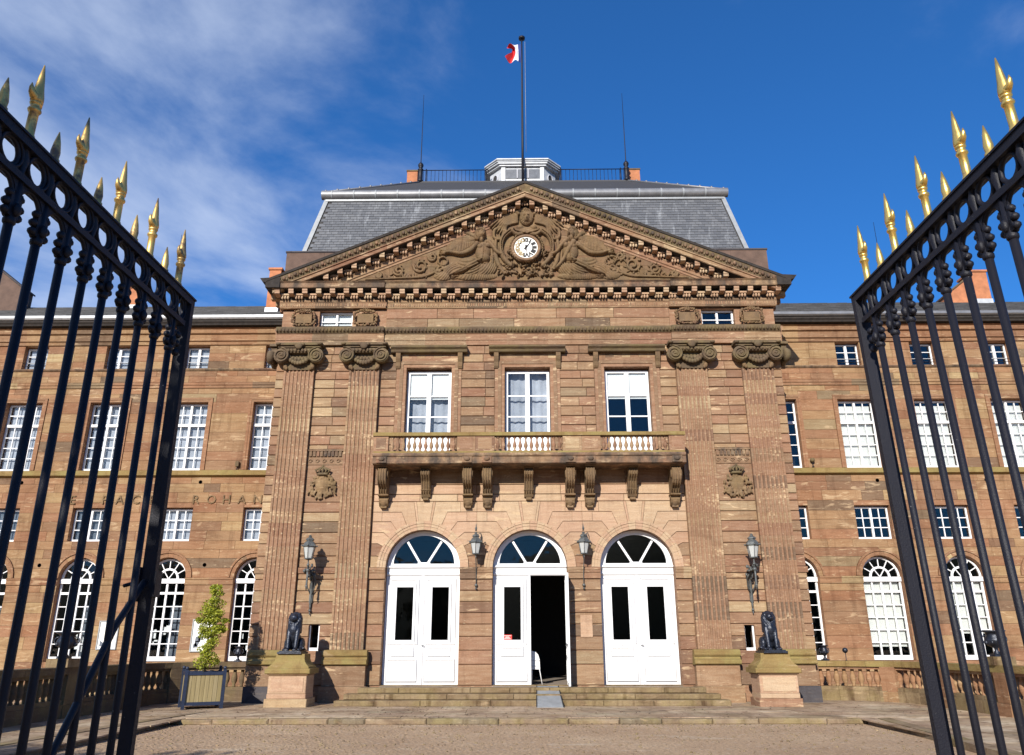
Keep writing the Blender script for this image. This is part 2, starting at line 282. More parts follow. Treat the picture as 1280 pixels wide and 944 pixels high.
# ------------------------------------------------------------------ mesh helper
OFF = {}
def rnd(a=0., b=1.): return random.uniform(a, b)
class M:
    def __init__(s): s.v = []; s.f = []; s.t = []; s.s = []
    def add(s, vs, fs, tint=None, smooth=False):
        o = len(s.v); s.v += [tuple(p) for p in vs]; s.f += [tuple(i+o for i in f) for f in fs]
        s.t += [rnd() if tint is None else tint]*len(fs); s.s += [smooth]*len(fs); return s
    def box(s, x0, x1, y0, y1, z0, z1, tint=None, nob=False):
        if x0 > x1: x0, x1 = x1, x0
        vs = [(x0, y0, z0), (x1, y0, z0), (x1, y1, z0), (x0, y1, z0), (x0, y0, z1), (x1, y0, z1), (x1, y1, z1), (x0, y1, z1)]
        fs = [(0, 1, 5, 4), (1, 2, 6, 5), (3, 0, 4, 7), (4, 5, 6, 7), (0, 3, 2, 1)]
        if not nob: fs.append((2, 3, 7, 6))
        return s.add(vs, fs, tint)
    def stonebox(s, x0, x1, y0, y1, z0, z1, tint=None, ch=.012):
        """block with a small chamfer round its front face, no back"""
        if x1-x0 < 3*ch or z1-z0 < 3*ch: return s.box(x0, x1, y0, y1, z0, z1, tint, True)
        vs = [(x0, y1, z0), (x1, y1, z0), (x1, y1, z1), (x0, y1, z1), (x0, y0+ch, z0), (x1, y0+ch, z0), (x1, y0+ch, z1), (x0, y0+ch, z1),
              (x0+ch, y0, z0+ch), (x1-ch, y0, z0+ch), (x1-ch, y0, z1-ch), (x0+ch, y0, z1-ch)]
        fs = [(8, 9, 10, 11)]
        for i in range(4):
            j = (i+1) % 4; fs += [(4+i, 4+j, 8+j, 8+i), (i, j, 4+j, 4+i)]
        return s.add(vs, fs, tint)
    def prism(s, poly, y0, y1, tint=None, back=False):
        """poly in xz, counter clockwise seen from -y; front at y0"""
        a = sum(poly[i][0]*poly[(i+1) % len(poly)][1]-poly[(i+1) % len(poly)][0]*poly[i][1] for i in range(len(poly)))
        if a < 0: poly = poly[::-1]
        n = len(poly); vs = [(x, y0, z) for x, z in poly]+[(x, y1, z) for x, z in poly]
        fs = [tuple(range(n))]+[(i, i+n, (i+1) % n+n, (i+1) % n) for i in range(n)]
        fs = [fs[0]]+[tuple(reversed(f)) if False else f for f in fs[1:]]
        if back: fs.append(tuple(reversed(range(n, 2*n))))
        return s.add(vs, fs, tint)
    def profx(s, prof, x0, x1, tint=None, cap=True, segs=1):
        """profile [(y,z)...] run along x"""
        n = len(prof)
        for k in range(segs):
            a = x0+(x1-x0)*k/segs; b = x0+(x1-x0)*(k+1)/segs
            vs = [(a, y, z) for y, z in prof]+[(b, y, z) for y, z in prof]
            fs = [(i, i+1, i+1+n, i+n) for i in range(n-1)]
            t = rnd() if tint is None else tint
            s.add(vs, fs, t)
            if cap: s.add([(a, y, z) for y, z in prof]+[(b, y, z) for y, z in prof], [tuple(reversed(range(n))), tuple(range(n, 2*n))], t)
        return s
    def lathe(s, prof, c=(0, 0, 0), n=12, axis='z', tint=.5, smooth=True, sx=1, sy=1):
        vs = []; fs = []
        for r, h in prof:
            for i in range(n):
                a = 2*pi*i/n+pi/n; x, y = r*cos(a)*sx, r*sin(a)*sy
                p = (x, y, h) if axis == 'z' else ((x, h, y) if axis == 'y' else (h, x, y))
                vs.append((p[0]+c[0], p[1]+c[1], p[2]+c[2]))
        m = len(prof)
        for k in range(m-1):
            for i in range(n):
                j = (i+1) % n; f = (k*n+i, k*n+j, (k+1)*n+j, (k+1)*n+i); fs.append(f if axis != 'y' else f[::-1])
        fs.append(tuple(reversed(range(n)))); fs.append(tuple((m-1)*n+i for i in range(n)))
        return s.add(vs, fs, tint, smooth)
    def tube(s, pts, r, n=8, tint=.5, smooth=True, close=False):
        pts = [Vector(p) for p in pts]; m = len(pts)
        rr = r if isinstance(r, (list, tuple)) else [r]*m
        vs = []; fs = []; ref = None
        for i, p in enumerate(pts):
            a = pts[(i-1) % m] if (close or i > 0) else p; b = pts[(i+1) % m] if (close or i < m-1) else p
            d = (b-a).normalized()
            if ref is None: ref = d.orthogonal().normalized()
            ref = (ref-d*ref.dot(d)).normalized(); q = d.cross(ref)
            for k in range(n):
                t = 2*pi*k/n; vs.append(p+(ref*cos(t)+q*sin(t))*rr[i])
        for i in range(m if close else m-1):
            for k in range(n):
                l = (k+1) % n; j = (i+1) % m; fs.append((i*n+k, i*n+l, j*n+l, j*n+k))
        if not close: fs += [tuple(reversed(range(n))), tuple((m-1)*n+k for k in range(n))]
        return s.add(vs, fs, tint, smooth)
    def ball(s, c, r, n=10, m=6, tint=.5, rot=None):
        if isinstance(r, (int, float)): r = (r, r, r)
        vs = []; fs = []
        R = rot.to_matrix() if rot is not None else None
        def tr(x, y, z):
            p = Vector((x*r[0], y*r[1], z*r[2])); p = R@p if R is not None else p
            return (p.x+c[0], p.y+c[1], p.z+c[2])
        vs.append(tr(0, 0, -1))
        for i in range(1, m):
            a = -pi/2+pi*i/m
            for k in range(n): vs.append(tr(cos(a)*cos(2*pi*k/n), cos(a)*sin(2*pi*k/n), sin(a)))
        vs.append(tr(0, 0, 1)); top = len(vs)-1
        for k in range(n):
            l = (k+1) % n; fs.append((0, 1+l, 1+k)); fs.append((top, 1+(m-2)*n+k, 1+(m-2)*n+l))
            for i in range(m-2): fs.append((1+i*n+k, 1+i*n+l, 1+(i+1)*n+l, 1+(i+1)*n+k))
        return s.add(vs, fs, tint, True)
    def mesh(s, name, mat, off=(0, 0, 0)):
        me = bpy.data.meshes.new(name)
        me.from_pydata([(x-off[0], y-off[1], z-off[2]) for x, y, z in s.v], [], s.f)
        at = me.attributes.new('tint', 'FLOAT', 'FACE'); at.data.foreach_set('value', s.t)
        me.polygons.foreach_set('use_smooth', s.s)
        for mm in (mat if isinstance(mat, (list, tuple)) else [mat]): me.materials.append(MATS[mm])
        me.update(); return me
    def build(s, name, mat, parent=None):
        off = OFF.get(parent.name, (0, 0, 0)) if parent else (0, 0, 0)
        o = bpy.data.objects.new(name, s.mesh(name, mat, off)); COL.objects.link(o)
        if parent: o.parent = parent
        OFF[o.name] = off
        return o
def tag(o, label=None, cat=None, group=None, kind=None):
    if label: o['label'] = label
    if cat: o['category'] = cat
    if group: o['group'] = group
    if kind: o['kind'] = kind
    return o
def thing(name, label, cat, loc=(0, 0, 0), group=None):
    o = bpy.data.objects.new(name, None); COL.objects.link(o); o.location = loc; o.empty_display_size = .3
    OFF[o.name] = tuple(loc); return tag(o, label, cat, group)
def inst(src_mesh, name, parent, loc, rot=(0, 0, 0), scale=(1, 1, 1)):
    """an object sharing a mesh, placed at world point loc under a parent of known origin"""
    o = bpy.data.objects.new(name, src_mesh); COL.objects.link(o)
    off = OFF.get(parent.name, (0, 0, 0)) if parent else (0, 0, 0)
    o.parent = parent; o.location = (loc[0]-off[0], loc[1]-off[1], loc[2]-off[2]); o.rotation_euler = rot; o.scale = scale
    OFF[o.name] = tuple(loc)
    return o
def copy_tree(o, parent=None, keep=False):
    c = o.copy(); COL.objects.link(c); c.parent = parent
    for ch in list(o.children): copy_tree(ch, c)
    return c
def remesh(o, voxel, smooth=True):
    r = o.modifiers.new('remesh', 'REMESH'); r.mode = 'VOXEL'; r.voxel_size = voxel; r.use_smooth_shade = smooth
    return o
def text_mesh(body, size, depth, mat, bold=0.):
    cu = bpy.data.curves.new('lettering', 'FONT'); cu.body = body; cu.size = size; cu.extrude = depth; cu.align_x = 'CENTER'; cu.resolution_u = 2; cu.offset = bold
    o = bpy.data.objects.new('lettering', cu); COL.objects.link(o)
    me = bpy.data.meshes.new_from_object(o); bpy.data.objects.remove(o); me.materials.clear(); me.materials.append(MATS[mat]); return me

# ------------------------------------------------------------------ wall machinery
class Stones:
    """collects the blocks of one building; the 300 largest become objects, the rest one joined part"""
    def __init__(s): s.items = []
    def rect(s, x0, x1, y, z0, z1, gap=.005, gz=.012, depth=.05, mat='stone', tint=None, ch=.010, jit=.0015):
        if x1-x0 < .02 or z1-z0 < .02: return
        y = y-rnd(0, jit); t = rnd() if tint is None else tint
        s.items.append(((x1-x0)*(z1-z0), mat, ('r', x0+gap, x1-gap, y, y+depth, z0+gz, z1-gz, t, ch)))
    def poly(s, pts, y, depth=.05, mat='stone', tint=None):
        a = abs(sum(pts[i][0]*pts[(i+1) % len(pts)][1]-pts[(i+1) % len(pts)][0]*pts[i][1] for i in range(len(pts))))/2
        if a < .004: return
        s.items.append((a, mat, ('p', pts, y-rnd(0, .0015), y+depth, rnd() if tint is None else tint)))
    def emit(s, parent, limit=298):
        s.items.sort(key=lambda i: -i[0]); rest = {}
        for k, (a, mat, d) in enumerate(s.items):
            m = M() if k < limit else rest.setdefault(mat, M())
            if d[0] == 'r': m.stonebox(*d[1:8], ch=d[8])
            else: m.prism(d[1], d[2], d[3], d[4])
            if k < limit: m.build('stone', mat, parent)
        for mat, m in rest.items(): tag(m.build('small_stone', mat, parent), kind='stuff')

def core(m, x0, x1, z0, z1, y0, y1, holes, arches, tint=.5):
    """solid wall with rectangular holes (x0,x1,z0,z1) and arches (cx, r, zbottom, zspring)"""
    H = list(holes)+[(cx-r, cx+r, zb, zs+r) for cx, r, zb, zs in arches]
    xs = sorted({x0, x1, *[h[0] for h in H], *[h[1] for h in H]}); zs = sorted({z0, z1, *[h[2] for h in H], *[h[3] for h in H]})
    xs = [x for x in xs if x0 <= x <= x1]; zs = [z for z in zs if z0 <= z <= z1]
    for i in range(len(xs)-1):
        run = None
        for j in range(len(zs)-1):
            cx, cz = (xs[i]+xs[i+1])/2, (zs[j]+zs[j+1])/2
            solid = not any(h[0] < cx < h[1] and h[2] < cz < h[3] for h in H)
            if solid:
                if run is None: run = zs[j]
            if (not solid or j == len(zs)-2) and run is not None:
                m.box(xs[i], xs[i+1], y0, y1, run, zs[j+1] if solid else zs[j], tint); run = None
    for cx, r, zb, zs_ in arches:
        n = 12
        for sgn in (-1, 1):
            pts = [(cx+sgn*r*sin(pi/2*k/n), zs_+r*cos(pi/2*k/n)) for k in range(n+1)]
            m.prism([(cx+sgn*r, zs_+r)]+pts, y0, y1, tint)

def cut_intervals(a, b, blocks):
    """free intervals of [a,b] outside blocks"""
    r = [(a, b)]
    for c, d in blocks:
        n = []
        for p, q in r:
            if d <= p or c >= q: n.append((p, q)); continue
            if c > p: n.append((p, c))
            if d < q: n.append((d, q))
        r = n
    return r
def ashlar(st, x0, x1, zs, y, holes=(), arches=(), wmin=.6, wmax=1.3, **kw):
    """courses of blocks round holes and arches (cx, r, zb, zspring)"""
    for z0, z1 in zip(zs[:-1], zs[1:]):
        zc = (z0+z1)/2
        blocks = [(h[0], h[1]) for h in holes if h[2] < zc < h[3]]
        arc = []
        for cx, r, zb, sp, ro in arches:
            if zb < zc < sp: blocks.append((cx-ro, cx+ro))
            elif sp < zc and z0 < sp+r: arc.append((cx, r, sp))
        ab = []
        for cx, r, sp in arc:
            def hw(z): return sqrt(max(0, r*r-max(0, z-sp)**2))
            ab.append((cx-hw(z0), cx+hw(z0), cx, r, sp))
        iv = cut_intervals(x0, x1, blocks+[(q[0], q[1]) for q in ab])
        for a, b in iv:
            la = next((q for q in ab if abs(q[1]-a) < 1e-6), None); lb = next((q for q in ab if abs(q[0]-b) < 1e-6), None)
            x = a; cuts = [a]
            while b-x > wmax*1.15: x += rnd(wmin, wmax); cuts.append(x)
            if b-cuts[-1] < .2 and len(cuts) > 1: cuts.pop()
            cuts.append(b)
            for k, (p, q) in enumerate(zip(cuts[:-1], cuts[1:])):
                L_ = la if k == 0 else None; R_ = lb if k == len(cuts)-2 else None
                if not L_ and not R_: st.rect(p, q, y, z0, z1, **kw); continue
                g = .005; n = 9; pts = []
                if R_:
                    for i in range(n): z = z0+g+(z1-z0-2*g)*i/(n-1); pts.append((R_[2]-sqrt(max(0, R_[3]**2-max(0, z-R_[4])**2))-g, z))
                else: pts += [(q-g, z0+g), (q-g, z1-g)]
                if L_:
                    for i in range(n): z = z1-g-(z1-z0-2*g)*i/(n-1); pts.append((L_[2]+sqrt(max(0, L_[3]**2-max(0, z-L_[4])**2))+g, z))
                else: pts += [(p+g, z1-g), (p+g, z0+g)]
                st.poly(pts, y, kw.get('depth', .05), kw.get('mat', 'stone'))

def glass_grid(parent, x0, x1, z0, z1, y, cols, rows, bar=.03, name='pane'):
    me = M().box(0, 1, 0, .012, 0, 1).mesh('pane', 'glass')
    for i in range(cols):
        for j in range(rows):
            a = x0+(x1-x0)*i/cols; b = x0+(x1-x0)*(i+1)/cols; c = z0+(z1-z0)*j/rows; d = z0+(z1-z0)*(j+1)/rows
            inst(me, 'pane', parent, (a, y, c), (0, 0, 0), (b-a, 1, d-c))

def casement(parent, x0, x1, z0, z1, y, cols, rows_lo, rows_hi=0, ztr=None, fw=.07, bar=.028, mull=.07, thick=.06, mat='white_paint', panes=True, split=True):
    """white timber window: frame, meeting stile, glazing bars, one glass pane per light"""
    m = M()
    m.box(x0, x0+fw, y, y+thick, z0, z1); m.box(x1-fw, x1, y, y+thick, z0, z1)
    m.box(x0+fw, x1-fw, y, y+thick, z1-fw, z1); m.box(x0+fw, x1-fw, y, y+thick, z0, z0+fw*1.3)
    parts = [(z0+fw*1.3, z1-fw, rows_lo)]
    if rows_hi:
        m.box(x0+fw, x1-fw, y-.03, y+thick, ztr-.05, ztr+.05)
        parts = [(z0+fw*1.3, ztr-.05, rows_lo), (ztr+.05, z1-fw, rows_hi)]
    f = m
    xm = (x0+x1)/2; halves = [(x0+fw, xm-mull/2), (xm+mull/2, x1-fw)] if split else [(x0+fw, x1-fw)]
    grids = []
    for a, b, rows in parts:
        if split: m.box(xm-mull/2, xm+mull/2, y-.015, y+thick, a, b)
        for p, q in halves:
            c2 = max(1, cols//2) if split else cols
            for i in range(1, c2): xx = p+(q-p)*i/c2; m.box(xx-bar/2, xx+bar/2, y+.01, y+thick-.005, a, b)
            for j in range(1, rows): zz = a+(b-a)*j/rows; m.box(p, q, y+.012, y+thick-.01, zz-bar/2, zz+bar/2)
            grids.append((p, q, a, b, c2, rows))
    o = m.build('window', mat, parent)
    if panes:
        for p, q, a, b, c2, rows in grids: glass_grid(o, p, q, a, b, y+.03, c2, rows)
    return o

# ------------------------------------------------------------------ ground
def struct(m, name, mat):
    o = m.build(name, mat); o['kind'] = 'structure'; return o
g = M(); g.add([(-600, -400, -.12), (600, -400, -.12), (600, 900, -.12), (-600, 900, -.12)], [(0, 1, 2, 3)])
struct(g, 'ground', 'gravel_ground')
# raised pavement: flags in front of the palace and along both sides of the forecourt
pv = M(); pv.box(-11.9, 11.9, -5.35, 3, -.12, -.02, .4)
for s_ in (-1, 1):
    a = 8.35 if s_ < 0 else 7.55
    pv.box(s_*(a+.2), s_*12.4, -26, -5.35, -.12, -.02, .4)
pav = struct(pv, 'pavement', 'stone_pave')
n_flag = 0; loose = M()
y = -5.2
while y < .2:
    d = rnd(.55, .75); x = -11.3+rnd(0, .5)
    while x < 11.3:
        l = rnd(.9, 1.7); b = M()
        b.box(x+.008, min(x+l, 11.35)-.008, y+.008, y+d-.008, -.03, -.004+rnd(0, .004)); x += l
        b.build('paving_stone', 'stone_pave', pav); n_flag += 1
    y += d
for s_ in (-1, 1):
    y = -5.3
    while y > -14:
        d = rnd(.8, 1.2); x = 8.3 if s_ < 0 else 7.6
        if s_ < 0: x += .03*(-5.3-y)
        while x < 11.4:
            l = rnd(.8, 1.4); b = M() if n_flag < 290 else loose
            b.box(s_*(x+.008), s_*(min(x+l, 11.45)-.008), y-d+.008, y-.008, -.03, -.004+rnd(0, .004)); x += l
            if b is not loose: b.build('paving_stone', 'stone_pave', pav); n_flag += 1
        y -= d
if loose.v: tag(loose.build('paving_infill', 'stone_pave', pav), kind='stuff')
# loose pebbles and fallen leaves on the court
m = M(); random.seed(3)
for k in range(1500):
    yy = -5.7-rnd(0, 1)**1.3*7.5; xx = rnd(-8.3, 7.6); r = rnd(.008, .026)
    m.ball((xx, yy, -.115), (r*rnd(.8, 1.5), r, r*.7), 5, 3, rnd())
o = m.build('pebbles', 'stone_kerb'); tag(o, 'loose pebbles scattered over the gravel forecourt', 'gravel', kind='stuff')
m = M()
for k in range(420):
    yy = rnd(-5.3, -1.8) if k % 3 else -5.66-abs(random.gauss(0, .25)); xx = rnd(-11, 11); z_ = .008 if k % 3 else -.11; a = rnd(0, 6.3); l = rnd(.02, .05)
    m.add([(xx, yy, z_), (xx+l*cos(a)-l*.3*sin(a), yy+l*sin(a)+l*.3*cos(a), z_+rnd(.004, .02)), (xx+l*1.7*cos(a), yy+l*1.7*sin(a), z_+.004), (xx+l*cos(a)+l*.3*sin(a), yy+l*sin(a)-l*.3*cos(a), z_+rnd(.002, .012))], [(0, 1, 2, 3)], rnd())
o = m.build('fallen_leaves', 'soil'); tag(o, 'small dry fallen leaves on the pavement and along the kerb', 'leaves', kind='stuff')
# kerbs
kb = M()
kerb = struct(M().box(-8.3, 7.75, -5.52, -5.36, -.14, -.03, .3), 'kerb', 'stone_pave')
x = -8.6
while x < 7.75:
    l = rnd(.8, 1.7); b = M(); dz = rnd(-.012, .01); q = rnd(0, .02)
    b.stonebox(x+.006, min(x+l, 7.8)-.006, -5.62+q, -5.34, -.14, -.0+dz, ch=.035); x += l
    b.build('kerb_stone', 'stone_kerb', kerb)
for s_, xa, xb in ((-1, 8.75, 9.45), (1, 7.95, 7.30)):
    y = -3.6 if s_ < 0 else -5.7
    while y > -15:
        l = rnd(.9, 1.5); t = (-5.7-y)/6; xx = xa+(xb-xa)*t; x2 = xa+(xb-xa)*(t+l/6)
        b = M(); X0, X1 = s_*xx, s_*x2; wv = .3
        b.add([(X0, y-.005, -.14), (X0+s_*wv, y-.005, -.14), (X1+s_*wv, y-l+.005, -.14), (X1, y-l+.005, -.14), (X0, y-.005, .015), (X0+s_*wv, y-.005, .015), (X1+s_*wv, y-l+.005, .015), (X1, y-l+.005, .015)],
              [(0, 3, 7, 4), (4, 7, 6, 5), (0, 4, 5, 1), (3, 2, 6, 7), (1, 5, 6, 2)]); y -= l
        b.build('kerb_stone', 'stone_kerb', kerb)
# three steps to the doors
steps = struct(M().box(-5.0, 5.0, -.9, .3, -.05, .40, .4).box(-5.3, 5.3, -1.3, .2, -.05, .25, .5).box(-5.5, 5.5, -1.65, .2, -.05, .10, .5), 'steps', 'stone_step')
for hw, yf, z0, z1 in ((5.1, -1.0, .30, .45), (5.42, -1.38, .15, .298), (5.62, -1.72, -.01, .148)):
    x = -hw
    while x < hw-.01:
        l = rnd(1.1, 2.1); e = x+l if x+l < hw-.6 else hw
        M().stonebox(x+.004, e-.004, yf+rnd(0, .015), yf+.55, z0, z1+rnd(-.006, .002), ch=.02).build('step_stone', 'stone_step', steps); x = e

# ------------------------------------------------------------------ central pavilion
pav_ = thing('palace_pavilion', 'central sandstone pavilion of the palace with fluted pilasters, balcony, three arched doors and carved pediment', 'palace', (0, 0, 0))
A_R = 1.195; SPR = 3.98; CX = (-3.435, 0, 3.435)
WX = (-3.45, -.03, 3.43)
doors = [(c, A_R, .0, SPR) for c in CX]
wholes = [(c-.79, c+.79, 7.40, 10.78) for c in WX]
slits = [(-6.93, -6.60, 1.47, 2.24), (6.66, 6.97, 1.45, 2.21)]
attw = [(-7.46, -6.27, 12.255, 12.995), (6.20, 7.38, 12.255, 12.995)]
m = M()
core(m, -8.78, 8.78, 0, 13.0, .045, .5, wholes+slits+attw, doors, .3)
m.box(-8.78, 8.78, .5, .52, -.5, -.4)
m.box(-8.79, -8.3, .5, 3.4, 0, 13.9, .3).box(8.3, 8.79, .5, 3.4, 0, 13.9, .3)
m.build('wall', 'stone', pav_)
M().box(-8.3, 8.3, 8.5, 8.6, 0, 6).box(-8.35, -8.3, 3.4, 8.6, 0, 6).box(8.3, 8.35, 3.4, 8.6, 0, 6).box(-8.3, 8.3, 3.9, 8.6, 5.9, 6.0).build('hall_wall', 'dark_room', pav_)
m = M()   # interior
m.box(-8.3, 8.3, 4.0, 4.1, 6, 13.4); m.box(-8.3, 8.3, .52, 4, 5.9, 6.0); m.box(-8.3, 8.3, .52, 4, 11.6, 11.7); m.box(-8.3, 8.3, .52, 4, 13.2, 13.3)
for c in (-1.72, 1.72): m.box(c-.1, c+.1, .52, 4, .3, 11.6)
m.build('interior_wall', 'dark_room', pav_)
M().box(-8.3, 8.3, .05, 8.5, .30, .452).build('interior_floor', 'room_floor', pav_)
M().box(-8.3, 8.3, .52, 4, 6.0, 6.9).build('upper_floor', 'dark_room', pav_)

st = Stones()
YS = 0.
z_lo = [.46, 1.06, 1.47, 1.875, 2.24, 2.58, 2.92, 3.26, 3.61, 3.80]
z_mid = [3.98, 4.34, 4.732, 5.089, 5.437, 5.748, 6.09, 6.33]
z_up = [6.33, 6.65, 6.98, 7.33, 7.68, 8.02, 8.352, 8.69, 9.014, 9.357, 9.706, 10.032, 10.355, 10.656, 10.977, 11.283, 11.60]
allz = z_lo+z_mid+z_up[1:]
kw = dict(gz=.015, depth=.05, ch=.014)
for sg in (-1, 1):
    # narrow strips outside the outer pilasters, then the bay between the pilasters
    a, b = sorted((sg*8.49, sg*8.80))
    ashlar(st, a, b, allz, 0, wmin=1, wmax=2, **kw)
    a, b = sorted((sg*6.20, sg*7.44))
    zz = z_lo+z_mid+[6.33]+[6.0+.0] if False else z_lo+z_mid
    ashlar(st, a, b, [z for z in allz if z <= 6.1], 0, holes=slits, wmin=.9, wmax=1.4, **kw)
    st.rect(a, b, .012, 6.09, 7.33, gz=.004, tint=.45)
    st.rect(a, b, .006, 7.33, 7.78, gz=.006, tint=.5)
    ashlar(st, a, b, [7.86, 8.02]+[z for z in allz if z > 8.03], 0, wmin=.55, wmax=.75, **kw)
    # strip between inner pilaster and the outer door / window surround
    a, b = sorted((sg*5.12, sg*(3.435+A_R)))
    ashlar(st, a, b, z_lo, 0, wmin=.9, wmax=1.4, **kw)
for a, b in ((-3.435+A_R, -A_R), (A_R, 3.435-A_R)): ashlar(st, a, b, z_lo, 0, wmin=1.3, wmax=1.7, **kw)
# upper wall between windows
ashlar(st, -5.12, 5.12, z_up, 0, holes=[(c-1.13, c+1.13, 7.3, 11.29) for c in WX]+[(-5.1, 5.1, 6.09, 7.3)], wmin=.6, wmax=1.0, **kw)
ashlar(st, -5.12, 5.12, [6.09, 6.33, 6.65], 0, wmin=1.0, wmax=2.2, mat='stone_pink', gz=.011)
ashlar(st, -5.12, 5.12, [6.65, 7.33], 0, wmin=1.4, wmax=2.2, mat='stone', gz=.008)
# voussoirs with shouldered ends round the three arches
R1 = 1.47
def arch_pts(cx, r, a0, a1, n): return [(cx+r*cos(a0+(a1-a0)*i/n), SPR+r*sin(a0+(a1-a0)*i/n)) for i in range(n+1)]
for ci, cx in enumerate(CX):
    for sg in (-1, 1):
        lim = {(-1, 0): 1.685, (1, 0): 1.7175, (-1, 1): 1.7175, (1, 1): 1.7175, (-1, 2): 1.7175, (1, 2): 1.685}[(sg, ci)]
        angs = [0, .235, .47, .70, .93, 1.17, 1.40]           # radial joints, from the springing up
        lev = [3.98, 4.34, 4.732, 5.089, 5.437, 5.748, 6.09]
        T = []
        for a, z in zip(angs, lev):
            # where the radial joint meets its bed joint
            if a < .01: T.append((lim, 3.98)); continue
            x = (z-SPR)/math.tan(a)
            T.append((x, z))
        g_ = .010
        for k in range(6):
            a0, a1 = angs[k]+.006, angs[k+1]-.006
            x0, zz0 = T[k]; x1, zz1 = T[k+1]
            inner = [(R1*cos(a0+(a1-a0)*i/3), R1*sin(a0+(a1-a0)*i/3)) for i in range(4)]
            x0 = max(x0, R1*cos(a0)+.0); out_x = min(lim, max(x0, x1)+(.42 if k % 2 else .30))
            if lim-out_x < .16: out_x = lim
            q = [(px, pz+SPR) for px, pz in inner]
            poly = q[:]
            up_ = (min(x1, lim), zz1-g_)
            poly.append(up_); poly.append((out_x-.004, zz1-g_)); poly.append((out_x-.004, zz0+g_))
            if k > 0 and x0 < out_x-.01: poly.append((x0, zz0+g_))
            # clean duplicates
            c = []
            for p in poly:
                if not c or abs(p[0]-c[-1][0])+abs(p[1]-c[-1][1]) > .004: c.append(p)
            st.poly([(cx+sg*px, pz) for px, pz in c], 0, mat='stone_pink' if k > 1 else 'stone')
            if out_x < lim-.02: st.rect(*sorted((cx+sg*out_x, cx+sg*lim)), 0, zz0, zz1, gz=.006, mat='stone_pink' if k > 2 else 'stone', gap=.002)
        # wedge next to the keystone
        a0 = angs[6]+.004
        inner = [(R1*cos(a0+(pi/2-.13-a0)*i/2), SPR+R1*sin(a0+(pi/2-.13-a0)*i/2)) for i in range(3)]
        T6 = ((6.09-SPR)/math.tan(a0), 6.084)
        st.poly([(cx+sg*px, pz) for px, pz in inner+[((6.09-SPR)/math.tan(pi/2-.13), 6.084), T6]], 0, mat='stone_pink')
    st.poly([(cx+2.11*math.tan(.125)*s_, 6.084) for s_ in (1, -1)]+[(cx+R1*sin(t), SPR+R1*cos(t)) for t in (-.125, 0, .125)], -.006, mat='stone_pink')
# frieze / attic band blocks
ashlar(st, -5.05, 5.05, [12.25, 12.64, 13.03], 0, wmin=1.0, wmax=2.0, gz=.006, mat='stone')
st.emit(pav_)

# archivolts: three fasciae per arch, impost blocks
for cx in CX:
    m = M()
    for r0, r1, yy in ((1.195, 1.30, -.03), (1.30, 1.39, -.045), (1.39, 1.47, -.065)):
        n = 18
        for k in range(n):
            a0, a1 = pi*k/n+.002, pi*(k+1)/n-.002
            m.prism([(cx+r0*cos(a0), SPR+r0*sin(a0)), (cx+r1*cos(a0), SPR+r1*sin(a0)), (cx+r1*cos(a1), SPR+r1*sin(a1)), (cx+r0*cos(a1), SPR+r0*sin(a1))], yy, .044, .2+.6*((k*7) % 5)/5)
    m.build('archivolt', 'stone_pink', pav_)
for a, b in ((-5.13, -3.435-A_R+.003), (-3.435+A_R-.003, -A_R+.003), (A_R-.003, 3.435-A_R+.003), (3.435+A_R-.003, 5.13)):
    M().profx([(.03, 3.615), (-.045, 3.63), (-.045, 3.80), (-.07, 3.81), (-.085, 3.88), (-.10, 3.90), (-.10, 3.97), (.03, 3.985)], a, b, segs=2).build('impost', 'stone', pav_)
for sg in (-1, 1):
    a, b = sorted((sg*6.21, sg*7.43)); M().profx([(.03, 3.80), (-.03, 3.80), (-.05, 3.90), (-.05, 3.98), (.03, 3.985)], a, b).build('impost', 'stone', pav_)
    a, b = sorted((sg*8.5, sg*8.83)); M().profx([(.03, 3.80), (-.03, 3.80), (-.05, 3.90), (-.05, 3.98), (.03, 3.985)], a, b).build('impost', 'stone', pav_)
    # fluted block course and scroll panel above the coat of arms
    a, b = sorted((sg*6.21, sg*7.43)); m = M().box(a, b, -.05, .0, 7.80, 7.86)
    for k in range(9): xx = a+.05+(b-a-.1)*k/9; m.box(xx, xx+.09, -.045, 0, 7.62, 7.79)
    m.build('fluted_band', 'stone_sooty', pav_)
    m = M()
    for k in range(6):
        xc = a+.1+(b-a)*(k+.0)/5.2; m.tube([(xc+.075*cos(t)*(1-t/11), -.012, 7.46+.075*sin(t)*(1-t/11)) for t in [i*.7 for i in range(12)]], .014, 5)
    m.build('scroll_band', 'stone', pav_)

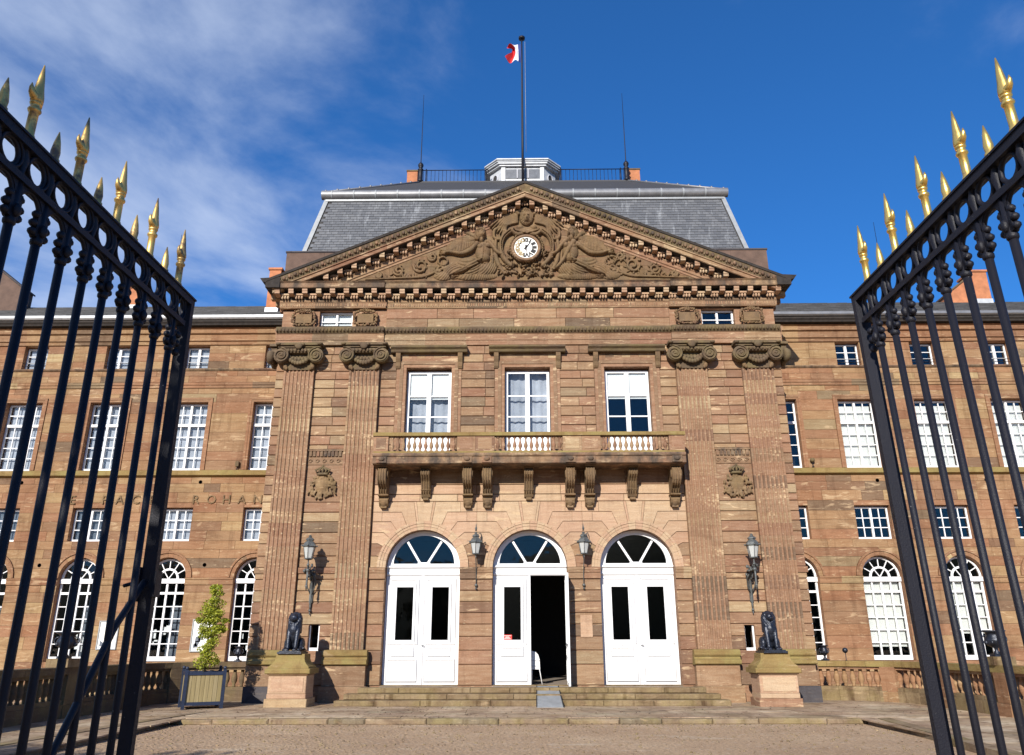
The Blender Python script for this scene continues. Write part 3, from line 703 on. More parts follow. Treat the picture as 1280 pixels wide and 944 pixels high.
# pilasters: pedestal, fluted shaft in blocks, capital
def flute_block(x0, x1, z0, z1, y):
    m = M(); pts = [(x0, .0)]; n = 7; mg = .045; wv = (x1-x0-2*mg)/n
    pts.append((x0, y)); 
    for k in range(n):
        a = x0+mg+k*wv+wv*.17; b = a+wv*.66
        for i in range(7): t = pi*i/6; pts.append(((a+b)/2-(b-a)/2*cos(t), y+.048*sin(t)))
    pts += [(x1, y), (x1, 0.)]
    vs = [(px, py, z0) for px, py in pts]+[(px, py, z1) for px, py in pts]; N_ = len(pts)
    m.add(vs, [(i, i+1, i+1+N_, i+N_) for i in range(N_-1)]); return m
PX = [(-8.48, -7.44), (-6.21, -5.17), (5.13, 6.19), (7.40, 8.47)]
cap_src = None
for pi_, (x0, x1) in enumerate(PX):
    p = M().box(x0+.004, x1-.004, -.10, .028, 1.49, 10.7, .4).build('pilaster', 'stone', pav_)
    z = 1.50; ci = 0
    while z < 10.64:
        h = rnd(.34, .5) if ci else .5; e = min(10.66, z+h)
        if 10.66-e < .2: e = 10.66
        if ci % 3 == 1:
            xm = x0+(x1-x0)*random.choice((.38, .52, .6))
        flute_block(x0, x1, z+.002, e-.002, -.135).build('fluted_stone', 'stone', p); z = e; ci += 1
    # pedestal with moulded cap
    a, b = x0-.13, x1+.13
    pd = M()
    pd.box(a, b, -.30, .02, .46, 1.05, .5+.2*rnd())
    pd.build('pedestal', 'stone', p)
    M().profx([(.02, 1.05), (-.36, 1.06), (-.40, 1.09), (-.40, 1.19), (-.33, 1.22), (-.30, 1.24), (-.29, 1.30), (-.34, 1.31), (-.36, 1.35), (-.36, 1.44), (-.30, 1.49), (-.13, 1.50)], a-.04, b+.04).build('pedestal_cap', 'stone_lichen', p)
    M().box(a-.06, b+.06, -.40, .02, -.02, .455).build('plinth', 'stone_dark_plinth' if abs(x0) > 7 else 'stone', p)

def build_capital():
    c = M()
    c.box(-.80, .80, -.40, .03, .84, .93, .5); c.box(-.74, .74, -.33, .03, .77, .84, .5)
    c.profx([(.0, .56), (-.30, .58), (-.36, .66), (-.30, .74), (0, .77)], -.60, .60, .4)
    c.box(-.53, .53, -.15, .03, 0, .58, .5)
    root = c.build('capital', 'stone_weathered_shade')
    parts = []
    for sg in (-1, 1):
        v = M(); cx, cz = sg*.60, .47
        v.lathe([(.05, -.40), (.10, -.405), (.11, -.37), (.20, -.36), (.255, -.375), (.27, -.34), (.26, -.1), (.20, 0)], (cx, 0, cz), 16, 'y', .4)
        pts = []
        for i in range(36):
            t = i*.42; r = .27*(1-t/17.5); pts.append((cx+sg*r*cos(t+pi/2), -.385-.02*(i/36), cz+r*sin(t+pi/2)))
        v.tube(pts, .026, 5); v.ball((cx, -.40, cz), (.05, .04, .05), 8, 5)
        parts.append(('volute', v))
    s_ = M()
    for k in range(9): t = (k-4)/4; s_.ball((t*.36, -.26-.05*(1-t*t), .40-.20*(1-t*t)), (.075, .07, .085), 8, 5)
    for k in range(7): t = (k-3)/3; s_.ball((t*.34, -.23, .44-.09*(1-t*t)), (.07, .07, .08), 8, 5)
    parts.append(('swag', s_))
    e = M()
    for k in range(7): xx = -.36+.12*k; e.ball((xx, -.355, .655), (.045, .04, .07), 8, 5)
    e.ball((0, -.42, .80), (.14, .06, .13), 10, 6)
    for sg in (-1, 1): e.ball((sg*.13, -.40, .86), (.08, .05, .06)); e.ball((sg*.72, -.40, .88), (.09, .06, .05))
    parts.append(('egg_moulding', e))
    d = M()
    for sg in (-1, 1):
        d.ball((sg*.47, -.17, .10), (.08, .07, .10), 8, 5); d.ball((sg*.42, -.19, .04), (.05, .05, .07), 8, 5)
        for k in range(3): d.ball((sg*(.50-.03*k), -.16, .17+.06*k), (.045, .05, .05), 8, 5)
    parts.append(('husk', d))
    for nme, mm in parts: mm.build(nme, 'stone_weathered_shade' if nme != 'husk' else 'stone_relief', root)
    return root
cap0 = build_capital()
caps = [cap0]+[copy_tree(cap0) for _ in range(3)]
for c, (x0, x1) in zip(caps, PX):
    c.parent = pav_; c.location = ((x0+x1)/2, -.02, 10.66)
for sg in (-1, 1):   # side volutes on the corners of the block
    v = M(); cz = 11.13; xx = sg*8.86
    v.lathe([(.07, 0), (.24, .02), (.26, .10), (.20, .22)], (xx if sg > 0 else xx-.22, .32, cz), 14, 'x', .4)
    v.lathe([(.07, 0), (.24, .02), (.26, .10), (.20, .22)], (xx if sg > 0 else xx-.22, -.14, cz), 14, 'x', .4)
    v.box(*sorted((sg*8.78, sg*9.02)), -.3, .9, 11.5, 11.59); v.box(*sorted((sg*8.78, sg*8.98)), -.2, .7, 11.28, 11.45)
    v.build('side_volute', 'stone_weathered_shade', pav_)

# entablature, one run across and a slightly forward run over each pair of pilasters
def entab(x0, x1, dy, seg):
    R = [('architrave', 'stone', [(.03, 11.60), (-.05, 11.61), (-.05, 11.78), (-.07, 11.785), (-.07, 12.00), (-.10, 12.03), (.03, 12.035)]),
         ('carved_band', 'stone_weathered_shade', [(.03, 12.035), (-.11, 12.04), (-.16, 12.10), (-.19, 12.20), (-.19, 12.245), (.03, 12.25)]),
         ('bed_moulding', 'stone', [(.03, 13.03), (-.03, 13.03), (-.05, 13.08), (-.06, 13.20), (-.10, 13.26), (-.10, 13.31), (.03, 13.62)]),
         ('corona', 'stone_sooty', [(.03, 13.615), (-.47, 13.62), (-.49, 13.64), (-.49, 13.80), (-.53, 13.84), (-.55, 13.86), (.03, 13.89)])]
    for n_, mt, pr in R:
        e = 0 if n_ in ('architrave', 'bed_moulding') else (.0)
        M().profx([(y_-dy if y_ < .02 else y_, z_) for y_, z_ in pr], x0, x1, segs=seg).build(n_, mt, pav_)
def soffit_shade(x0, x1, dy):
    M().profx([(-.105-dy, 13.325), (-.10-dy, 13.60), (-.465-dy, 13.612)], x0, x1, .5, False).build('soffit_shade', 'black_trim_shade', pav_)  # black strip paints the deep shade under the corona
soffit_shade(-5.06, 5.04, 0); soffit_shade(-8.86, -5.08, .07); soffit_shade(5.06, 8.85, .07)
entab(-5.07, 5.05, 0, 7); entab(-8.87, -5.075, .07, 3); entab(5.055, 8.86, .07, 3)
# side returns of the entablature
for sg in (-1, 1):
    for n_, mt, pr in (('side_cornice', 'black_trim_shade', [(0, 13.615), (.50, 13.62), (.50, 13.82), (.62, 13.84), (.72, 13.98), (.0, 14.02)]), ('side_band', 'stone', [(0, 11.60), (.10, 11.62), (.12, 12.02), (.18, 12.20), (.18, 12.25), (0, 12.26)]),
                       ('side_moulding', 'stone', [(0, 13.03), (.08, 13.08), (.1, 13.30), (.0, 13.60)])):
        m = M(); n = len(pr); ya, yb = (-.62 if n_ == 'side_cornice' else -.1), 3.0
        vs = [(sg*(8.80+a), ya, b) for a, b in pr]+[(sg*(8.80+a), yb, b) for a, b in pr]
        m.add(vs, [(i, i+1, i+1+n, i+n) for i in range(n-1)]+[tuple(range(n)), tuple(range(n, 2*n))], .4); m.build(n_, mt, pav_)
    for k in range(5): M().box(*sorted((sg*8.88, sg*9.25)), -.05+.55*k, .15+.55*k, 13.41, 13.612).build('side_bracket', 'stone', pav_)
# carved ornament on the band: row of leaf tips, and the bead line below
m = M()
k = 0; xx = -8.85
while xx < 8.85:
    dy = .07 if abs(xx) > 5.06 else 0
    m.ball((xx, -.17-dy, 12.14), (.05, .035, .075), 6, 4); xx += .125
tag(m.build('leaf_ornament', 'stone_weathered_shade', pav_), kind='stuff')
m = M(); xx = -8.83
while xx < 8.83:
    dy = .07 if abs(xx) > 5.06 else 0
    m.box(xx, xx+.05, -.066-dy, -.04-dy, 11.775, 11.81, .3); xx += .1
tag(m.build('bead_ornament', 'stone_sooty', pav_), kind='stuff')
m = M(); xx = -8.83
while xx < 8.83:
    dy = .07 if abs(xx) > 5.06 else 0
    m.box(xx, xx+.045, -.062-dy, -.04-dy, 13.09, 13.24, rnd()); xx += .085
tag(m.build('reeded_ornament', 'stone', pav_), kind='stuff')
# modillions and egg blocks
mod_me = []
for t in (.0, .3, .6, 1.):
    me = M().profx([(.02, .025), (-.33, .025), (-.36, .04), (-.37, .11), (-.39, .125), (-.40, .20), (.02, .204)], -.092, .092, t).mesh('modillion', ['stone_pink', 'black_trim_shade'])
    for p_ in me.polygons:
        if p_.normal.z < -.5 or abs(p_.normal.x) > .9: p_.material_index = 1  # undersides and flanks coloured black as painted shade
    mod_me.append(me)
eg = []
for t in (.1, .35, .6, .9):
    m = M().box(-.155, .155, -.20, .02, .145, .215, t)
    for k in range(3): m.ball((-.10+.10*k, -.15, .07), (.044, .055, .075), 8, 5, t)
    eg.append(m.mesh('egg_block', 'stone_pink'))
SP = .4935; n0 = 18
for k in range(-n0, n0+1):
    x = k*SP-.02; dy = .07 if abs(x) > 5.06 else 0
    inst(random.choice(mod_me), 'modillion', pav_, (x, -.05-dy, 13.41))
    if k < n0: inst(random.choice(eg), 'egg_block', pav_, (x+SP/2, -.05-dy, 13.30))

# ---- pediment
XP = -.07; SL = .4325; ZA = 17.93
def rake_z(x, d=0): return ZA-d-SL*abs(x-XP)
HWP = 9.10
def rake_run(prof, name, mat, hw=HWP, seg=9):
    """prof: (y, drop below the raking line); both slopes, mitred at the apex"""
    for sg in (-1, 1):
        m = M()
        for s_ in range(seg):
            xa = XP+sg*hw*s_/seg; xb = XP+sg*hw*(s_+1)/seg; n = len(prof)
            vs = [(xa, y_, rake_z(xa, d)) for y_, d in prof]+[(xb, y_, rake_z(xb, d)) for y_, d in prof]
            f = [(i, i+1, i+1+n, i+n) if sg > 0 else (i, i+n, i+1+n, i+1) for i in range(n-1)]
            m.add(vs, f+([tuple(range(n, 2*n))] if s_ == seg-1 else []), rnd())
        m.build(name, mat, pav_)
rake_run([(1.2, -.02), (-.58, -.02), (-.635, .0), (-.635, .10), (-.60, .10)], 'pediment_flashing', 'black_trim_shade', HWP+.12)
rake_run([(-.60, .065), (-.60, .12), (-.57, .22), (-.52, .33), (-.50, .40)], 'raking_sima', 'stone_weathered_shade', HWP+.05)
rake_run([(-.50, .40), (-.545, .405), (-.545, .44), (-.50, .46), (-.49, .58), (-.46, .60), (.0, .61)], 'raking_corona', 'stone', HWP-.1)
rake_run([(-.03, .79), (-.06, .63), (-.455, .615)], 'raking_soffit_shade', 'black_trim_shade', HWP-.5)  # shade below the raking corona, painted black
rake_run([(.0, .61), (-.02, .80), (-.10, .82), (-.10, .86), (-.07, .90), (-.07, 1.0), (-.03, 1.03), (-.03, 1.10), (.03, 1.14)], 'raking_moulding', 'stone', HWP-1.6)
m = M(); x = .25
while x < 9.0:
    for sg in (-1, 1):
        xx = XP+sg*x; m.ball((xx, -.575, rake_z(xx, .21)), (.07, .04, .085), 6, 4, rnd()); m.ball((xx+.09, -.56, rake_z(xx+.09, .28)), (.03, .035, .05), 5, 4, rnd())
    x += .19
tag(m.build('sima_ornament', 'stone_sooty', pav_), kind='stuff')
for sg in (-1, 1):
    for k in range(18):
        x = XP+sg*(.26+SP*k)
        if rake_z(x, .78) < 13.95: continue
        inst(random.choice(mod_me), 'modillion', pav_, (x, -.02, rake_z(x, .80)))
        xe = x-sg*SP/2 if k else XP
        if k or sg > 0: inst(random.choice(eg), 'egg_block', pav_, (xe, -.03, rake_z(xe, .86 if k else .80)))
# tympanum wall
m = M(); b = 13.86
ap = rake_z(XP, .9); hwt = (ap-b)/SL
stt = []
z = b
while z < ap-.05:
    e = min(ap, z+.42); w0 = (ap-z)/SL; w1 = (ap-e)/SL
    x = -w0
    while x < w0:
        x2 = min(w0, x+rnd(.8, 1.5)); 
        def top(xq): return min(e, ap-SL*abs(xq))
        poly = [(XP+x+.003, z+.003), (XP+x2-.003, z+.003)]
        if top(x2)-z > .02: poly.append((XP+x2-.003, top(x2)-.003))
        if x < 0 < x2 and e >= ap: poly.append((XP, ap))
        br = w1
        for bb in (br, -br):
            if x < bb < x2: poly.append((XP+bb, e-.003))
        if top(x)-z > .02: poly.append((XP+x+.003, top(x)-.003))
        poly = poly[:2]+sorted(poly[2:], key=lambda p: -p[0])
        if len(poly) > 2: m.prism(poly, 0, .1)
        x = x2
    z = e
m.build('tympanum', 'stone_relief', pav_)
M().prism([(-9.0, 13.88), (8.9, 13.88), (XP, 17.75)], .1, .6, .3, True).build('pediment_back', 'stone', pav_)

# relief sculpture carved as a height field on the tympanum; features are given in u (right) v (down) units of 30.5 x 33.3 mm
import numpy as np
from mathutils import noise as mnoise
class Relief:
    def __init__(s, u0, u1, v0, v1, step=.45):
        s.us = np.arange(u0, u1+step, step); s.vs = np.arange(v0, v1+step, step)
        s.U, s.V = np.meshgrid(s.us, s.vs); s.h = np.zeros_like(s.U)
    def warp(s):
        return s.U, s.V
    def ell(s, u, v, ru, rv, d, rot=0, folds=None, p=.5, base=0):
        a = radians(rot); x = (s.U-u)*cos(a)+(s.V-v)*sin(a); y = -(s.U-u)*sin(a)+(s.V-v)*cos(a)
        q = 1-(x/ru)**2-(y/rv)**2; hh = np.where(q > 0, base+d*np.clip(q, 0, 1)**p, 0)
        if folds:      # (period, angle, depth, bend): drapery, hair or feathers
            pr, an, dp, bd = folds; an = radians(an); t = (x*cos(an)+y*sin(an))+bd*(x*x+y*y)/max(ru, rv)
            w_ = np.abs(np.sin(pi*t/pr))**.7; hh = np.where(q > 0, hh-dp*(1-w_)*np.clip(q*3, 0, 1), 0)
        s.h = np.maximum(s.h, hh); return s
    def tube(s, pts, r, d, p=.5):
        pts = s.spline(pts)
        n = len(pts); rr = np.interp(np.linspace(0, 1, n), np.linspace(0, 1, len(r)), r)
        for i in range(n-1):
            (a, b), (c, e) = pts[i], pts[i+1]; L2 = (c-a)**2+(e-b)**2+1e-9
            t = np.clip(((s.U-a)*(c-a)+(s.V-b)*(e-b))/L2, 0, 1); R_ = rr[i]+(rr[i+1]-rr[i])*t
            dd = ((s.U-a-t*(c-a))**2+(s.V-b-t*(e-b))**2)/R_**2
            s.h = np.maximum(s.h, np.where(dd < 1, d*(.35+.65*np.clip(1-dd, 0, 1)**p)*np.clip(R_/rr.max(), .3, 1)**.3, 0))
        return s
    def cut(s, pts, r, d):
        pts = s.spline(pts)
        for i in range(len(pts)-1):
            (a, b), (c, e) = pts[i], pts[i+1]; L2 = (c-a)**2+(e-b)**2+1e-9
            t = np.clip(((s.U-a)*(c-a)+(s.V-b)*(e-b))/L2, 0, 1); dd = ((s.U-a-t*(c-a))**2+(s.V-b-t*(e-b))**2)/r**2
            s.h = np.where(dd < 1, np.maximum(s.h-d*(1-dd), np.minimum(s.h, .004)), s.h)
        return s
    def spline(s, P, k=5):
        if len(P) < 3: return P
        out = []
        for i in range(len(P)-1):
            p0 = P[max(0, i-1)]; p1 = P[i]; p2 = P[i+1]; p3 = P[min(len(P)-1, i+2)]
            for j in range(k):
                t = j/k; out.append(tuple(.5*((2*p1[q])+(-p0[q]+p2[q])*t+(2*p0[q]-5*p1[q]+4*p2[q]-p3[q])*t*t+(-p0[q]+3*p1[q]-3*p2[q]+p3[q])*t**3) for q in (0, 1)))
        return out+[P[-1]]
    def leaf(s, u, v, a, l, w_, d):
        du, dv = cos(a), sin(a); s.tube([(u, v), (u+du*l*.5-dv*w_*.3, v+dv*l*.5+du*w_*.3), (u+du*l, v+dv*l)], [w_*.5, w_, w_*.2], d); return s
    def build(s, name, mat='stone_relief', y=0.):
        ru = np.random.RandomState(3); nz = np.vectorize(lambda a, b: mnoise.noise((a*.45, b*.45, 1.7)))(s.U[::3, ::3], s.V[::3, ::3])
        nz = np.repeat(np.repeat(nz, 3, 0), 3, 1)[:s.h.shape[0], :s.h.shape[1]]
        k = s.h > .001
        hh = np.where(k, s.h+.006*nz+ru.uniform(-.0022, .0022, s.h.shape), 0)
        X = XP+.03+(s.U-654.5)*.0305; Z = 15.42+(312-s.V)*.0333; Y = y-hh
        nv, nu = s.h.shape; m = bpy.data.meshes.new(name)
        kk = k.copy(); kk[1:] |= k[:-1]; kk[:-1] |= k[1:]; kk[:, 1:] |= k[:, :-1]; kk[:, :-1] |= k[:, 1:]
        # keep inside the tympanum
        kk &= (Z < ap-SL*np.abs(X-XP)-.02) & (Z > 13.88)
        idx = np.full(kk.shape, -1); idx[kk] = np.arange(kk.sum())
        V_ = np.stack([X[kk], Y[kk], Z[kk]], 1)
        a, b, c, d = idx[:-1, :-1], idx[:-1, 1:], idx[1:, 1:], idx[1:, :-1]; ok = (a >= 0) & (b >= 0) & (c >= 0) & (d >= 0)
        F_ = np.stack([a[ok], d[ok], c[ok], b[ok]], 1)
        m.from_pydata(V_.tolist(), [], F_.tolist()); at = m.attributes.new('tint', 'FLOAT', 'FACE'); at.data.foreach_set('value', [.45]*len(F_))
        m.polygons.foreach_set('use_smooth', [True]*len(F_)); m.materials.append(MATS[mat]); m.update()
        o = bpy.data.objects.new(name, m); COL.objects.link(o); o.parent = pav_; OFF[o.name] = (0, 0, 0); return o
ap = rake_z(XP, .9)
def winged_figure(sg):
    """seated winged woman (left) / bearded man (right) turned to the clock; q mirrors"""
    q = (lambda u: u) if sg > 0 else (lambda u: 1311-u)
    R_ = Relief(*((540, 628) if sg > 0 else (683, 772)), 286, 350)
    # wing behind the shoulder
    R_.ell(q(577), 302, 20, 11, .07, -28*sg, folds=(3.2, 20*sg, .03, .25*sg))
    for k in range(9): t = k/8; R_.tube([(q(593-2*k), 300+.6*k), (q(580-3*k), 298+2.6*k), (q(566-2.2*k), 302+3.4*k)], [1.2, 1.9, .8], .085-.03*t)
    R_.tube([(q(596), 300), (q(586), 293), (q(574), 293), (q(562), 300)], [2.2, 2.6, 2.2, 1.2], .13)
    # drapery over the legs
    R_.ell(q(588), 335, 19, 12, .24, 10*sg, folds=(3.6, 65*sg, .06, .55*sg)); R_.ell(q(570), 339, 15, 10, .18, -8*sg, folds=(3.1, 75*sg, .055, -.4*sg))
    R_.ell(q(606), 338, 14, 9, .20, -12*sg, folds=(3.0, 50*sg, .05, .4*sg)); R_.ell(q(594), 346, 26, 5, .13, 0, folds=(2.8, 20*sg, .035, .3)); R_.ell(q(556), 345, 12, 5.5, .12, 0, folds=(2.6, 40*sg, .03, .3))
    for k in range(5): R_.tube([(q(602-2*k), 326+2.2*k), (q(590-3*k), 333+2.6*k), (q(576-2*k), 340+1.6*k), (q(563), 346)], [1.0, 1.5, 1.3, .6], .27-.03*k)
    for k in range(4): R_.cut([(q(604-3*k), 329+2*k), (q(592-4*k), 336+2.4*k), (q(577-3*k), 344+.6*k)], .8, .09)
    # torso, breast, belly
    R_.ell(q(603), 315, 9.5, 12, .20, 14*sg, p=.6); R_.ell(q(608), 310, 4.6, 4.2, .25, 0, p=.6); R_.ell(q(600), 311, 4.6, 4.2, .235, 0, p=.6); R_.ell(q(604), 324, 7.5, 6, .22, 0, p=.6)
    R_.ell(q(595), 308, 4.5, 4, .19); R_.cut([(q(604.5), 307), (q(604), 316), (q(603), 326)], .7, .03); R_.cut([(q(596), 330), (q(604), 331.5), (q(613), 329)], .8, .06)
    # arms
    R_.tube([(q(609), 305), (q(615), 311), (q(620), 318), (q(627), 321)], [3.1, 2.7, 2.3, 1.7], .24); 
    for k in range(4): R_.tube([(q(626), 319.4+1.1*k), (q(630), 320.5+1.2*k)], [.7, .5], .2)
    if sg > 0:
        R_.tube([(q(595), 307), (q(588), 315), (q(577), 319), (q(563), 317), (q(556), 318)], [3.3, 2.9, 2.5, 2.0, 1.6], .22)
    else:
        R_.tube([(q(599), 306), (q(606), 316), (q(612), 328), (q(620), 337)], [3.6, 3.2, 2.6, 2.0], .26); R_.tube([(q(592), 309), (q(580), 318), (q(566), 319), (q(556), 316)], [3.0, 2.6, 2.2, 1.6], .2)
    for k in range(4): R_.tube([(q(557), 315.6+1.2*k), (q(551-.4*k), 314.5+1.7*k)], [.75, .45], .17)
    # head with hair
    R_.ell(q(601), 301.5, 2.8, 4, .18); R_.ell(q(601), 294.5, 5.4, 6.6, .27, 0, p=.55); R_.ell(q(597.5), 294, 5.6, 7.2, .23, 0, folds=(1.6, 70*sg, .05, .9)); R_.ell(q(599.5), 290, 6, 3.6, .29, -10*sg, folds=(1.5, 15, .05, .5))
    R_.ell(q(604.6), 296, 1.0, 1.7, .33); R_.ell(q(602.6), 293.6, 1.0, .7, .295); R_.cut([(q(600.6), 293.2), (q(601.9), 293.3)], .5, .05); R_.cut([(q(605.2), 293.2), (q(606), 293.4)], .5, .05); R_.cut([(q(602.2), 298.6), (q(604.8), 298.5)], .4, .04)
    if sg < 0: R_.ell(q(602.5), 301, 3.6, 4.2, .27, 0, folds=(1.3, 10, .05, .6))
    # wreath and ribbon held out
    for k in range(13): a = k*.483; R_.leaf(q(555+6*cos(a)), 328+5.6*sin(a), a+1.9, 3.4, 1.25, .13)
    R_.tube([(q(553), 333), (q(547), 339), (q(549), 346)], [1, 1.6, .6], .08); R_.tube([(q(558), 334), (q(562), 340)], [1.2, .5], .08)
    return R_.build('winged_figure')
winged_figure(1); winged_figure(-1)
R_ = Relief(603, 709, 258, 350)
for sg in (-1, 1):
    q = lambda u: 655.5+sg*u
    for k in range(9): t = k/8; R_.tube([(q(11), 271+1.1*k), (q(24), 267.5+2.0*k), (q(37-1.4*k), 272+2.6*k), (q(50-2.8*k), 281+2.3*k)], [1.2, 1.9, 1.7, .7], .12+.07*(1-t))
    R_.tube([(q(10), 270), (q(20), 264), (q(32), 266.5), (q(43), 273), (q(52), 283)], [2.4, 2.6, 2.1, 1.7, .9], .22)
    R_.tube([(q(17), 290), (q(27), 297), (q(31), 310), (q(28), 324), (q(19), 334)], [3.2, 3.2, 2.6, 3.0, 2.4], .2); R_.cut([(q(19), 291), (q(27.5), 299), (q(30.5), 310), (q(27), 323)], .8, .07)
    R_.tube([(q(32), 286), (q(39), 290), (q(39), 299), (q(33), 301), (q(33), 296)], [1.5, 2, 1.8, 1.5, 1], .14); R_.tube([(q(37), 300), (q(38), 315), (q(35), 330), (q(27), 343)], [1.6, 2.4, 2.6, 1.6], .13)
    R_.tube([(q(44), 303), (q(42), 318), (q(41), 330)], [1.2, 1.6, 1], .09)
    for k in range(16): a = rnd(0, 6.28); R_.leaf(q(24+8*cos(a)*rnd(.2, 1)), 322+9*sin(a)*rnd(.2, 1), rnd(0, 6.28), rnd(3, 5), rnd(.8, 1.5), rnd(.13, .2))
    R_.ell(q(8), 287, 5, 4, .2); R_.tube([(q(3), 294), (q(11), 296), (q(18), 291)], [2.6, 2.6, 1.6], .22)
R_.ell(655.5, 292, 19, 6.5, .19, 0, folds=(30, 90, .02, 0)); R_.cut([(640, 290), (655.5, 296), (671, 290)], .9, .08)
R_.ell(655.5, 273, 9, 11, .27, 0, folds=(2.0, 0, .045, .7)); R_.ell(655.5, 275.5, 5.6, 7.5, .31, 0, p=.6); R_.ell(655.5, 265, 8, 5, .29, 0, folds=(1.7, 20, .06, .8))
R_.ell(655.5, 277, 1.3, 2.3, .37); R_.cut([(652.2, 273.6), (654, 273.8)], .7, .08); R_.cut([(657, 273.8), (658.8, 273.6)], .7, .08); R_.cut([(653.4, 280.6), (657.6, 280.6)], .6, .06)
for k in range(110): R_.leaf(655.5+rnd(-33, 33), rnd(331, 346), rnd(0, 6.28), rnd(2.5, 5), rnd(.8, 1.5), rnd(.08, .19))
for k in range(34): a = 2*pi*k/34; R_.leaf(655.5+19*cos(a), 312+17.6*sin(a), a+1.2, 4, 1.3, .18)
R_.build('cartouche')
for sg in (-1, 1):
    q = lambda u: 655+sg*u; R_ = Relief(*((457, 570) if sg < 0 else (740, 853)), 316, 350.5)
    for cu, cv, r in ((127, 333, 8.5), (113, 322.5, 5), (153, 338.5, 6.5), (103, 338, 7), (176, 344, 3.6)):
        R_.tube([(q(cu+r*(1-i/20)*cos(i*.55)), cv+r*(1-i/20)*sin(i*.55)) for i in range(15)], [1.5, 1.2, 1.5], .10)
        for k in range(9): a = k*.7; R_.leaf(q(cu+r*cos(a)), cv+r*sin(a), a*sg+.6, r*.45, 1.1, rnd(.05, .10))
    R_.tube([(q(92), 333), (q(108), 340), (q(124), 346), (q(150), 347.5), (q(192), 349)], [1.8, 1.5, 1.5, 1.2, .6], .09)
    for k in range(26): R_.leaf(q(92+rnd(0, 90)), 348-rnd(0, 4), rnd(3.4, 6), rnd(3, 5), rnd(.8, 1.3), rnd(.04, .09))
    R_.build('foliage_scroll')
# the clock
CXK, CZK = XP+.03, 15.33
m = M().lathe([(.53, -.12), (.545, -.26), (.50, -.305), (.45, -.29), (.42, -.24)], (CXK, 0, CZK), 40, 'y', .5)
ring = m.build('clock', 'stone', pav_)
M().lathe([(.425, -.20), (.425, -.265)], (CXK, 0, CZK), 40, 'y', .5, False).build('clock_face', 'clock_face', ring)
for k, nme in ((0, 'XII'), (1, 'I'), (2, 'II'), (3, 'III'), (4, 'IIII'), (5, 'V'), (6, 'VI'), (7, 'VII'), (8, 'VIII'), (9, 'IX'), (10, 'X'), (11, 'XI')):
    me = text_mesh(nme, .21, .004, 'black_mark' if k <= 6 else 'numeral_glare', .012); a = radians(30*k)  # left-hand numerals paler, as if washed out by sun glare
    o = inst(me, 'numeral', ring, (CXK+.235*sin(a), -.272, CZK+.235*cos(a)), (pi/2, -a if False else 0, 0), (.72 if len(nme) > 2 else 1.1, 1, 1))
    o.rotation_euler = Matrix.Rotation(a, 3, 'Y').to_euler() if False else (Matrix.Rotation(a, 3, 'Y')@Matrix.Rotation(pi/2, 3, 'X')).to_euler()
for ln, a in ((.33, radians(37)), (.24, radians(178))):
    h = M(); dx, dz = sin(a), cos(a); px, pz = cos(a), -sin(a)
    h.prism([(CXK+px*.035-dx*.09, CZK+pz*.035-dz*.09), (CXK+dx*ln, CZK+dz*ln), (CXK-px*.035-dx*.09, CZK-pz*.035-dz*.09)], -.29, -.282, .5, True); h.build('clock_hand', 'black_mark', ring)

# ---- attic windows, cartouches, coats of arms
for (a, b, z0, z1), bl in zip(attw, (True, False)):
    wn = casement(pav_, a+.01, b-.01, z0, z1-.02, .22, 2, 2, fw=.06)
    rl = M()
    for zz in (12.40, 12.52): rl.tube([(a+.01, .08, zz), (b-.01, .08, zz)], .012, 6)
    rl.build('guard_rail', 'iron', wn)
    if bl: M().box(a+.05, b-.05, .32, .33, z0, z1).build('curtain', 'blind', wn)
def cartouche(cx, cz, hw, hh, name='carved_cartouche'):
    random.seed(int(abs(cx)*100)); m = M()
    m.box(cx-hw*.62, cx+hw*.62, -.11, -.0, cz-hh*.55, cz+hh*.45, .3)
    for k in range(52):
        t = 2*pi*k/52; e = (abs(cos(t))**4+abs(sin(t))**4)**-.25
        m.ball((cx+hw*.88*cos(t)*e*rnd(.86, 1.04), -.08-rnd(0, .05), cz+hh*.82*sin(t)*e*rnd(.86, 1.06)), (rnd(.03, .065), .06, rnd(.03, .065)), 6, 4, rnd())
    for k in range(9): m.ball((cx-.24+.06*k, -.12, cz+hh*.72+.07*sin(k*pi/8)), (.035, .06, .05), 6, 4)
    return m.build(name, 'stone_relief', pav_)
for cx in (-7.98, -5.78, 5.66, 7.94): cartouche(cx, 12.64, .46, .34)
def arms(cx):
    random.seed(5 if cx < 0 else 6); m = M(); cz = 6.65
    m.ball((cx, -.02, cz+.02), (.24, .10, .30), 14, 9)                       # shield
    for k in range(70):
        a = rnd(0, 2*pi); r = rnd(.55, 1); m.ball((cx+.47*r*cos(a), -.03-rnd(0, .05), cz-.05+.42*r*sin(a)), (rnd(.03, .07), .05, rnd(.03, .07)), 6, 4, rnd())
    for k in range(-4, 5): m.tube([(cx+.09*k, -.05, cz-.18+.02*abs(k)), (cx+.12*k, -.07, cz-.34), (cx+.10*k, -.05, cz-.46+.015*k*k)], [.03, .035, .012], 6)
    o = remesh(m.build('coat_of_arms', 'stone_relief', pav_), .018)
    c = M()
    c.lathe([(.20, .32), (.21, .37), (.19, .39)], (cx, -.06, cz), 14, 'z', .4, sy=.55)
    for k in range(-2, 3): c.tube([(cx+.085*k, -.10, cz+.38), (cx+.12*k, -.13, cz+.48), (cx+.02*k, -.11, cz+.58)], [.035, .04, .025], 6)
    c.ball((cx, -.11, cz+.61), .045)
    c.build('crown', 'stone_weathered_shade', o)
arms(-6.86); arms(6.86)
random.seed(11)
